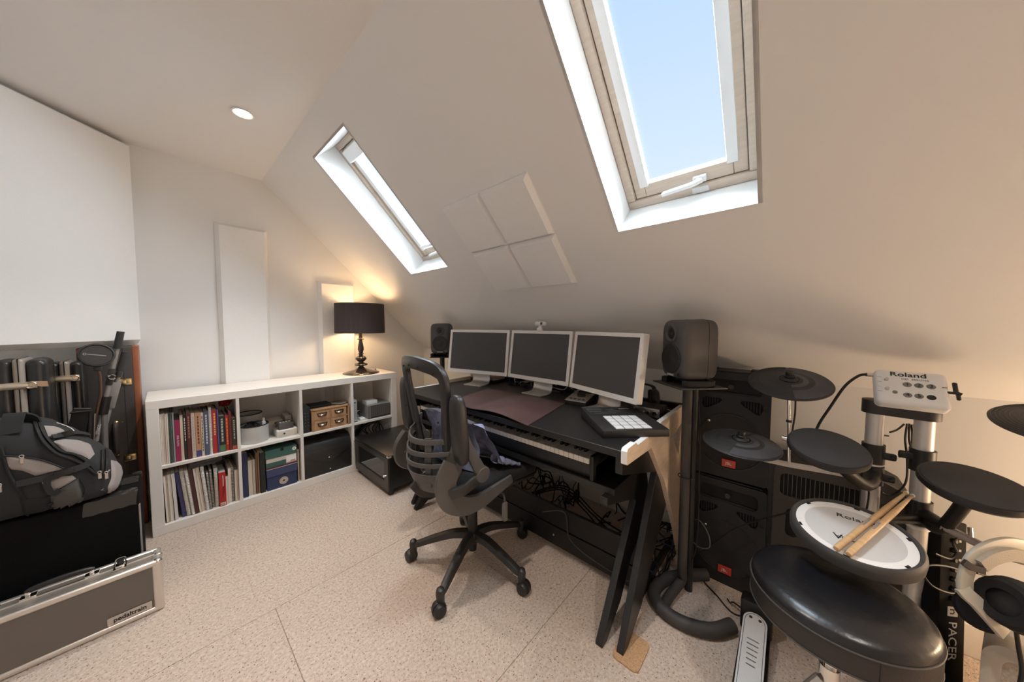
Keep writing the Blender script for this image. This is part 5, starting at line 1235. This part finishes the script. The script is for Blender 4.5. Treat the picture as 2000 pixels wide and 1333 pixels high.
clampring(P1, zpx(P1, 908), zpx(P1, 870)); clampring(P1, zpx(P1, 950), zpx(P1, 913)); clampring(P2_, zpx(P2_, 925), zpx(P2_, 882)); clampring(P2_, zpx(P2_, 1033), zpx(P2_, 985))
MB().lathe([(.0226, 0), (.0262, 0), (.0262, .006), (.0226, .006)], 24, T(*(L_(P1)+V((0, 0, zpx(P1, 912)))))).part('post_collar', WHT, kit); MB().lathe([(.0226, 0), (.0262, 0), (.0262, .010), (.0226, .010)], 24, T(*(L_(P2_)+V((0, 0, zpx(P2_, 1042)))))).part('post_collar', WHT, kit)
for p, y, s in ((P1, 890, -1), (P1, 933, -1), (P2_, 897, 1), (P2_, 995, 1)):
    q = L_(p)+V((-.010, s*.034, zpx(p, y))); MB().rbox(-.008, .008, -.018, .018, -.012, .012, .006, 3, T(*q)).cyl(q+V((-.009, s*.008, 0)), q+V((-.013, s*.008, 0)), .005, n=10).part('clamp_lug', BLK, kit)
def disc_frame(px, py, D, tilt, az=180):
    p = dep(px, py, D); a = math.radians(az); n = V((math.sin(math.radians(tilt))*math.cos(a), math.sin(math.radians(tilt))*math.sin(a), math.cos(math.radians(tilt))))
    return frame(L_(p), n, (0, 1, 0)), p, n
def cymbal(px, py, D, tilt, az, r=.125, rot=0):
    f, p, n = disc_frame(px, py, D, tilt, az); f = f @ RZ(rot)
    c = MB().lathe([(0, .016), (.020, .016), (.026, .010), (.034, .006), (r*.55, .002), (r*.97, -.006), (r, -.009), (r*.995, -.012), (.03, -.004), (0, -.004)], 64, f).part('cymbal_pad', mat('cymbal_dark', (.03, .03, .032), .55), kit)
    def sec(u, v):
        a = PI*.96*u+PI*.02; rr = .040+(r*.965-.040)*v; z = .0062-(rr-.034)/(r*.97-.034)*.0108; return (rr*math.cos(a), rr*math.sin(a), z)
    MB().grid(sec, 36, 8, f).part('strike_zone', CYM, c, ang=60)
    for k in range(11):
        rr = .045+k*(r*.95-.045)/10; z = .0056-(rr-.034)/(r*.97-.034)*.0108
        MB().tube([f @ V((rr*math.cos(a), rr*math.sin(a), z)) for a in [PI+.03+(PI-.06)*q/26 for q in range(27)]], .0011, 4).part('groove_ridge', mat('cymbal_ridge', (.045, .045, .048), .5), c)
    MB().lathe([(.030, .008), (.030, .0105), (.027, .0105), (.027, .008)], 32, f).part('cup_ring', BLKG, c)
    MB().lathe([(0, .040), (.011, .040), (.013, .034), (.012, .026), (.016, .022), (.016, .014), (0, .014)], 18, f).part('wing_nut', BLK, c)
    return p, n, f
pA, nA, fA = cymbal(1541, 744, 1.20, 21, 185, .126, math.radians(95))
pB, nB, fB = cymbal(1447, 862, 1.20, 7, 200, .125, math.radians(75))
pC, nC, fC = cymbal(2092, 828, .86, 16, 175, .128, math.radians(60))
def pad(px, py, D, tilt, az, r):
    f, p, n = disc_frame(px, py, D, tilt, az)
    c = MB().lathe([(0, -.030), (r*.70, -.030), (r*.93, -.022), (r, -.014), (r*1.005, -.004), (r*.985, .001), (r*.955, .001), (0, .001)], 56, f).part('tom_pad', BLK, kit)
    MB().lathe([(0, .0045), (r*.90, .0045), (r*.945, .003), (r*.955, 0), (r*.94, -.002)], 56, f).part('pad_face', RUB, c)
    return p, n, f
pT1, nT1, fT1 = pad(1616, 874, .965, 20, 195, .094)
pT2, nT2, fT2 = pad(1903, 947, .845, 15, 190, .097)
# arms
MB().tube(cr([L_(P1)+V((-.02, 0, zpx(P1, 932))), L_(P1)+V((-.10, .03, zpx(P1, 932)-.01)), L_(pT1)-nT1*.03], 6), .017, 12, scales=[1.35-.5*i/12 for i in range(13)]).part('pad_arm', BLK, kit)
MB().tube(cr([L_(P2_)+V((-.02, 0, zpx(P2_, 1010))), L_(P2_)+V((-.07, -.03, zpx(P2_, 1010)-.01)), L_(pT2)-nT2*.03], 6), .016, 12).part('pad_arm', BLK, kit)
bA = L_(dep(1541, 908, 1.215))
pbo = cr([L_(P1)+V((0, .01, zpx(P1, 945))), L_(dep(1640, 925, 1.15)), bA, L_(dep(1490, 897, 1.24)), L_(dep(1462, 893, 1.25))], 6)
MB().strap(pbo, .028, .014).part('cymbal_boom', ALUP, kit, bevel=.003)
MB().cyl(bA, L_(pA)-nA*.005, .0052, n=12).part('cymbal_rod', CHROME, kit)
zc_ = bA.lerp(L_(pA), .52); MB().cyl(zc_-V((0, 0, .004)), zc_+V((0, 0, .004)), .009, n=14).part('rod_tie', BLK, kit)
q = L_(dep(1545, 858, 1.19)); MB().cyl(q+V((0, .024, 0)), q-V((.02, .05, .004)), .0105, n=14).part('rod_clamp', CHROME, kit)
MB().cyl(L_(dep(1447, 893, 1.235)), L_(pB)-nB*.004, .005, n=12).part('cymbal_rod', CHROME, kit)
MB().cyl(L_(pC)-nC*.004, L_((pC.x-.0, pC.y, .0)), .008, n=12).part('cymbal_rod', CHROME, kit)
MB().tube(cr([L_(pA)+V((.02, -.02, -.02)), L_(dep(1553, 805, 1.21)), L_(dep(1548, 840, 1.20)), L_(dep(1546, 862, 1.19)), L_(dep(1560, 890, 1.17))], 6), .003, 6).part('pad_cable', CABLE, kit)
# right hand boom with clamp
b0 = L_(P2_)+V((0, 0, zpx(P2_, 1010))); b1 = L_(dep(1856, 1036, .93)); b2 = L_(dep(1950, 1082, .86)); b3 = L_(dep(2080, 1120, .80))
MB().tube([b0, b0.lerp(b1, .6), b1], .019, 14, scales=[1.2, 1.0, .9]).part('boom_socket', BLK, kit)
MB().tube([b1-(b2-b1)*.2, b2, b3], .0115, 14).part('side_boom', mat('side_tube', (.45, .42, .40), .4, .4), kit)
q = b1.lerp(b2, .45); MB().rbox(-.006, .006, -.004, .004, 0, .035, .002, 1, T(*q) @ RY(.4)).part('boom_screw', ALU, kit)
# cables hanging behind the module
for k, w in enumerate((((1772, 828), (1768, 860), (1772, 900), (1768, 945), (1740, 968), (1722, 962)), ((1776, 828), (1776, 862), (1785, 885), (1793, 892)), ((1780, 830), (1782, 850), (1778, 880), (1756, 893)), ((1784, 830), (1786, 860), (1795, 888)), ((1766, 829), (1752, 840), (1738, 845)), ((1735, 852), (1700, 850), (1698, 868), (1705, 890)))):
    MB().tube(cr([L_(dep(a, b, 1.06+.01*k)) for a, b in w], 7), .0030, 6).part('pad_cable', CABLE, kit)
MB().tube(cr([L_(pT1)-nT1*.03, L_(dep(1670, 938, 1.05)), L_(dep(1697, 963, 1.08)), L_(P1)+V((.0, .02, .45))], 6), .0026, 6).part('pad_cable', CABLE, kit)
for w in (((1880, 1046), (1862, 1060), (1868, 1080), (1855, 1092), (1826, 1082)), ((1884, 1118), (1850, 1107), (1815, 1105), (1802, 1118), (1818, 1143), (1850, 1158), (1884, 1160)), ((1912, 1152), (1930, 1140), (1926, 1126), (1908, 1120))):
    MB().tube(cr([L_(dep(a, b, .93)) for a, b in w], 7), .003, 6).part('pad_cable', CABLE, kit)
# snare
fS, pS, nS = disc_frame(1664, 1040, .874, 11, 185); rS = .131
sn = MB().lathe([(0, -.05), (rS*.55, -.048), (rS*.90, -.036), (rS*.99, -.026), (rS*1.0, -.006), (rS*.985, .004), (rS*.95, .009), (rS*.905, .007), (rS*.885, -.002), (rS*.5, -.004), (0, -.004)], 72, fS).part('snare_pad', mat('snare_rubber', (.05, .046, .044), .6), kit)
MB().lathe([(rS*.89, -.001), (rS*.888, .003), (rS*.80, .0035), (rS*.742, .0025), (rS*.735, .0)], 72, fS).part('hoop', mat('hoop_white', (.84, .83, .82), .45), sn)
MB().lathe([(rS*.738, .001), (0, .001)], 72, fS).part('mesh_head', mat('mesh_head_grey', (.62, .61, .61), .8, bump=.5, bscale=900), sn)
for k in range(6):
    a = math.radians(20+60*k); MB().rbox(-.006, .006, -.003, .003, .002, .0048, .001, 1, fS @ RZ(a) @ T(rS*.862, 0, 0) @ RZ(PI/2)).part('tension_lug', BLKM, sn)
# reading direction: towards the player (-x), so text x runs along -y
ft = basis(fS.translation, V((0, -1, 0)) - nS*V((0, -1, 0)).dot(nS), nS.cross(V((0, -1, 0))), nS)
text('head_lettering', 'Roland', .022, INK, ft @ T(.012, .060, .0016), sn, sx=1.3)
text('head_lettering', 'V', .030, INK, ft @ T(-.030, -.040, .0016), sn, sx=1.1); text('head_lettering', 'V-Drums', .013, INK, ft @ T(-.010, -.040, .0016), sn, sx=1.1)
MB().tube(cr([fS @ V((0, 0, -.045)), fS @ V((.10, -.05, -.06)), L_(P2_)+V((-.03, 0, .60)), L_(P2_)+V((0, 0, .58))], 6), .014, 12).part('snare_arm', BLK, kit)
# foot pedal belongs to the kit but lies free on the floor
pe = [onz(1480, 1195, .115), onz(1455, 1345, .06)]
pp0 = V((1.50, .075, 0)); 
fpd = thing('drum_pedal', 'brushed silver foot pedal with slots on a black base', 'pedal', (1.165, .066, 0), 0)
slp = math.atan2(.075, .33)
pm_ = T(0, 0, .035) @ RY(-slp)
plate = [(0, -.036), (.29, -.036)]+[(.29+.036*math.sin(math.radians(a)), -.036*math.cos(math.radians(a))) for a in range(10, 180, 10)]+[(.29, .036), (0, .036)]
holes = [rrect(.215-k*.018, .219-k*.018, -.018+.001*k, .018-.001*k, .0018, 2) for k in range(6)]
MB().poly(plate, .0, .006, pm_, holes=holes).part('foot_plate', mat('brushed_silver', (.74, .72, .71), .4, .3, var=.06, vscale=60, stretch=(1, 30, 1)), fpd, smooth=False, bevel=.001)
MB().poly([(p[0]*.97+.004, p[1]*.9) for p in plate], -.004, -.0005, pm_).part('under_plate', BLKM, fpd, smooth=False)
gl = [(p[0]*.975+.003, p[1]*.84) for p in plate]; MB().tube([pm_ @ V((p[0], p[1], .0061)) for p in gl], .0008, 4, True).part('engraved_line', CHARC, fpd)
for y in (-.014, .014): MB().lathe([(0, .0075), (.0045, .0075), (.0055, .006)], 14, pm_ @ T(.303, y, 0)).part('screw', mat('aged_steel', (.12, .09, .065)), fpd)
MB().rbox(-.01, .40, -.045, .045, 0, .014, .004).part('base_plate', BLK, fpd); MB().rbox(.335, .395, -.05, .05, .012, .135, .008).part('sensor_block', BLK, fpd)
MB().rbox(-.012, .012, -.04, .04, .010, .040, .004).part('heel_block', BLK, fpd)
MB().tube(cr([(.385, .04, .05), (.43, .08, .03), (.45, .095, .006), (.468, .108, .004)], 7), .0032, 6).part('pedal_cable', CABLE, fpd)
# ================================================================== drum sticks on the snare
def onS(px, py, h): return onpl(px, py, nS, pS+nS*h)
for i, (t, b, lab) in enumerate((((1772, 961), (1632, 1073), 'pale drumstick lying on the snare pad, shorter butt end outwards'), ((1784, 967), (1656, 1084), 'pale drumstick lying on the snare pad beside the other stick'))):
    A, B_ = onS(*t, .024), onS(*b, .0155); ax_ = (B_-A); Ls = ax_.length
    so = thing('drumstick', 'pale wooden drumstick lying across the snare pad', 'drumstick', A, 0, 'drumsticks on the snare')
    MB().lathe([(0, 0), (.0028, .001), (.0050, .006), (.0048, .012), (.0032, .017), (.0036, .022), (.0060, Ls*.22), (.0072, Ls*.36), (.0074, Ls*.97), (.006, Ls*.995), (0, Ls)], 18, frame((0, 0, 0), ax_, (0, 0, 1))).part('shaft', STICKW, so)
    MB().lathe([(0, -.0004), (.0031, .0008), (.0054, .006), (.0052, .010), (.0046, .0125)], 16, frame((0, 0, 0), ax_, (0, 0, 1))).part('tip', WHT, so)
    MB().box(-.0006, .0006, -.002, .002, Ls*.55, Ls*.65, frame((0, 0, 0), ax_, (0, 0, 1)) @ T(.0072, 0, 0)).part('stick_print', mat('grey_ink', (.25, .25, .26)), so, smooth=False)
# ================================================================== drum stool
sx_, sy_, sz_ = 1.150, -.105, .545
stl = thing('drum_stool', 'round black leather drum stool with a stitched rim', 'stool', (sx_, sy_, 0))
r = .172
MB().lathe([(0, sz_+.004), (r*.6, sz_+.002), (r*.85, sz_-.004), (r*.95, sz_-.012), (r*.985, sz_-.020), (r, sz_-.030), (r*1.0, sz_-.036)], 72).part('seat_top', LEATH, stl, ang=60)
MB().lathe([(r*1.0, sz_-.034), (r*1.006, sz_-.038), (r*1.004, sz_-.085), (r*.99, sz_-.092), (r*.9, sz_-.094), (0, sz_-.094)], 72).part('seat_band', mat('vinyl_band', (.024, .021, .020), .45, bump=.2, bscale=300), stl)
for z, rr in ((sz_-.035, 1.006), (sz_-.0895, 1.0)): MB().tube([(r*rr*math.cos(t), r*rr*math.sin(t), z) for t in [2*PI*k/72 for k in range(72)]], .0022, 6, True).part('piping', mat('piping_grey', (.06, .055, .052), .5), stl)
for a in (200, 80, 320): MB().box(r*1.001, r*1.0075, -.0006, .0006, sz_-.088, sz_-.037, RZ(math.radians(a))).part('band_seam', BLKM, stl, smooth=False)
MB().cyl((0, 0, .12), (0, 0, sz_-.09), .014).part('stem', CHROME, stl); MB().cyl((0, 0, .16), (0, 0, .32), .021).part('sleeve', CHROME, stl)
for k in range(3):
    a = 2*PI*k/3+2.1; dd = V((math.cos(a), math.sin(a), 0))
    MB().tube([V((0, 0, .28))+dd*.02, dd*.20+V((0, 0, .05)), dd*.26+V((0, 0, .012))], .0115, 10).part('leg', ALUP, stl); MB().cyl(dd*.045+V((0, 0, .13)), dd*.14+V((0, 0, .135)), .006).part('strut', ALU, stl)
    MB().ball(tuple(dd*.262+V((0, 0, .014))), .017, .017, .014, 12).part('rubber_foot', BLK, stl)
# ================================================================== foot controller propped on end
fb = V((1.508, -.362, .0)); ftp = V((1.668, -.384, .56))
wdir = V((.80, -.60, 0)).normalized(); ldir = (ftp-fb).normalized(); wdir = (wdir-ldir*wdir.dot(ldir)).normalized(); nd = ldir.cross(wdir)
if nd.dot(CAM-fb) < 0: nd = -nd
fcn = thing('foot_controller', 'long black foot controller stood on end against the silver post', 'foot controller', fb)
Lc = (ftp-fb).length; fmx = basis((0, 0, 0), ldir, wdir, nd)
if fmx.determinant() < 0: fmx = basis((0, 0, 0), ldir, -wdir, nd)
sg = 1 if (fmx.col[1].to_3d()).dot(wdir) > 0 else -1
y0_, y1_ = (0, .115) if sg > 0 else (-.115, 0)
_z = min((fmx @ V((0, y, w))).z for y in (y0_, y1_) for w in (-.04, 0)); fcn.location.z -= _z
MB().rbox(0, Lc, y0_, y1_, -.040, 0, .004, 2, fmx).part('casing', mat('controller_black', (.010, .0095, .009), .85, spec=.15), fcn)
yc = (y0_+y1_)/2
tmx = fmx @ T(0, yc, .0006) if sg < 0 else fmx @ T(0, yc, .0006)
for k in range(7): MB().lathe([(0, .010), (.006, .010), (.008, .003), (.008, 0)], 16, fmx @ T(.350+k*.029, yc-.01*sg, 0)).part('foot_switch', BLKG, fcn); MB().box(.347+k*.029, .354+k*.029, yc+.026*sg-.005, yc+.026*sg+.005, 0, .0005, fmx).part('switch_label', mat('grey_print', (.35, .33, .31)), fcn, smooth=False)
text('brand_lettering', 'PACER', .050, mat('logo_grey', (.70, .68, .66), .5), fmx @ T(.225, yc, .0006) @ (RZ(PI) if sg > 0 else RZ(PI)), fcn, sx=.75)
MB().poly(rrect(.296, .324, yc-.022, yc+.022, .001, 1), .0, .0007, fmx).part('logo_block', WHT, fcn, smooth=False); text('logo_lettering', 'n', .040, INK, fmx @ T(.310, yc, .0010) @ RZ(PI), fcn)
for k in range(5): MB().rbox(.06+k*.10, .10+k*.10, y1_-.001 if sg > 0 else y0_-.008, y1_+.008 if sg > 0 else y0_+.001, -.030, -.006, .002, 1, fmx).part('side_tab', BLK, fcn)
# ================================================================== cream headphones hung on the side boom
hc = dep(1962, 1150, .80)
hd = thing('headphones', 'cream and black headphones hanging on the drum side boom', 'headphones', hc)
def hq(px, py, D=.80): return dep(px, py, D)-hc
arc = cr([hq(1884, 1152, .80), hq(1886, 1125, .80), hq(1900, 1092, .80), hq(1930, 1072, .80), hq(1965, 1064, .80), hq(2000, 1070, .80), hq(2040, 1090, .80), hq(2062, 1130, .80)], 6)
MB().strap(arc, .036, .010, up=FW).part('headband', CREAM, hd, bevel=.003)
MB().strap(cr([hq(1916, 1105, .79), hq(1940, 1090, .79), hq(1975, 1083, .79), hq(2010, 1092, .79)], 6), .03, .012, up=FW).part('headband_pad', mat('cream_fabric', (.50, .44, .36), .9, bump=.6, bscale=300), hd)
MB().strap([hq(1882, 1098, .795), hq(1895, 1108, .79), hq(1922, 1116, .785)], .016, .008, up=FW).part('band_clip', mat('dark_clip', (.06, .045, .04), .4), hd)
MB().strap(cr([hq(1878, 1148, .80), hq(1888, 1160, .795), hq(1906, 1176, .79), hq(1930, 1202, .785), hq(1962, 1238, .78)], 6), .032, .010, up=FW).part('yoke', CREAM, hd, bevel=.003)
MB().lathe([(0, -.012), (.032, -.012), (.042, -.004), (.044, .008), (.036, .016), (0, .018)], 30, frame(hq(1916, 1196, .82), (-.55, .25, .35))).part('ear_cup', BLKM, hd)
ccup = hq(1990, 1185, .76); MB().lathe([(0, -.030), (.046, -.030), (.058, -.016), (.060, .010), (.050, .024), (.030, .030), (0, .030)], 32, frame(ccup, (-.5, .55, .2))).part('ear_cup', mat('cup_black', (.026, .025, .025), .55), hd)
MB().lathe([(.024, .028), (.044, .026), (.054, .034), (.046, .044), (.028, .042)], 32, frame(ccup, (-.5, .55, .2))).part('ear_cushion', BLKM, hd)
MB().tube(cr([hq(1985, 1235, .76), hq(1990, 1270, .76), hq(1996, 1310, .76), hq(1990, 1345, .76)], 6), .004, 8).part('lead', CABLE, hd)
MB().tube([hq(1908, 1158, .82), hq(1965, 1192, .82)], .011, 10).part('brown_grip', mat('brown_leather_grip', (.24, .10, .05), .5), hd)
# ================================================================== cream guitar amplifier at the wall
am = thing('guitar_amplifier', 'cream guitar amplifier with woven grille under the hanging headphones', 'amplifier', (1.425, -.405, 0), math.radians(-17))
MB().poly(rrect(-.43, 0, 0, .40, .05, 8), 0, .24, M(((0, 0, 1, 0), (1, 0, 0, 0), (0, 1, 0, 0), (0, 0, 0, 1))), holes=[rrect(-.40, -.030, .03, .37, .03, 6)]).part('cabinet', mat('cream_vinyl', (.58, .52, .44), .5), am, bevel=.008)
MB().box(.03, .24, -.41, -.02, .02, .38).part('inner_box', BLKM, am, smooth=False)
MB().box(.018, .03, -.402, -.028, .028, .372).part('grille_cloth', GRILLE, am, smooth=False)
# the warm lamp that lights the knee wall stands beyond the right edge of the picture
light('lamp_right_offscreen', 'POINT', (1.70, -1.25, .62), FLOOR_W, FLOOR_C, None, .06)
# ================================================================== cables on the floor
random.seed(33)
def ramble(x0, x1, y0, y1, n, zmax=.03):
    p = V((random.uniform(x0, x1), random.uniform(y0, y1), .006)); out = [p]; a = random.uniform(0, 6.28)
    for k in range(n):
        a += random.uniform(-1.3, 1.3); s = random.uniform(.05, .11)
        q_ = out[-1]+V((math.cos(a)*s, math.sin(a)*s, 0)); q_.x = min(x1, max(x0, q_.x)); q_.y = min(y1, max(y0, q_.y)); q_.z = random.uniform(.005, zmax); out.append(q_)
    return cr(out, 5)
for k in range(16): tag(MB().tube(ramble(1.50, 1.90, .42, .80, 11, .09), random.choice((.0028, .0035, .0045)), 6).part('floor_cable', CABLEB if k % 6 == 2 else CABLE), ('dark blue' if k % 6 == 2 else 'black')+' cable in the tangle under the right end of the desk', 'cable', 'tangled cables under the desk end')
for k in range(12): tag(MB().tube(ramble(1.46, 1.85, 1.05, 1.75, 11, .16), random.choice((.003, .004, .005)), 6).part('floor_cable', CABLE), 'black cable in the heap behind the low desk board', 'cable', 'tangled cables behind the desk board')
for k in range(3): tag(MB().tube(cr([(1.62+.05*k, 1.35, .02), (1.70+.03*k, 1.1, .14), (1.74, .95-.05*k, .05), (1.62+.05*k, .7, .03), (1.70, .5, .02)], 8), .0045, 7).part('floor_cable', CABLE), 'thick black cable running along the knee wall under the desk', 'cable', 'wall-side cables under the desk')
o = MB().tube(cr([onz(1060, 1000, .25)*1, V((1.372, .86, .235)), V((1.368, .83, .12)), V((1.37, .75, .075)), V((1.368, .62, .06)), V((1.365, .50, .06))], 8), .0022, 6).part('thin_cable', mat('thin_grey', (.10, .095, .09), .5)); tag(o, 'thin grey cable trailing over the low desk board', 'cable')
o = MB().tube(cr([(1.70, .345, .25), (1.66, .30, .30), (1.63, .255, .27), (1.64, .25, .20), (1.66, .30, .17), (1.70, .35, .19)], 8), .0026, 6).part('looped_lead', mat('lead_grey', (.16, .15, .145), .5)); tag(o, 'thin grey lead looping beside the speaker stand', 'cable')
o = MB().tube(cr([(1.66, .36, .10), (1.65, .28, .16), (1.66, .16, .32), (1.66, .02, .44), (1.66, -.10, .53)], 8), .0032, 6).part('slanting_cable', CABLE); tag(o, 'black cable slanting across the stacked loudspeakers', 'cable')
o = MB().tube(cr([(1.69, .30, .02), (1.66, .26, .004), (1.62, .21, .004), (1.58, .17, .004), (1.565, .14, .004), (1.575, .11, .004)], 8), .003, 6).part('floor_lead', CABLE); tag(o, 'thin black cable on the carpet between stand and pedal', 'cable')
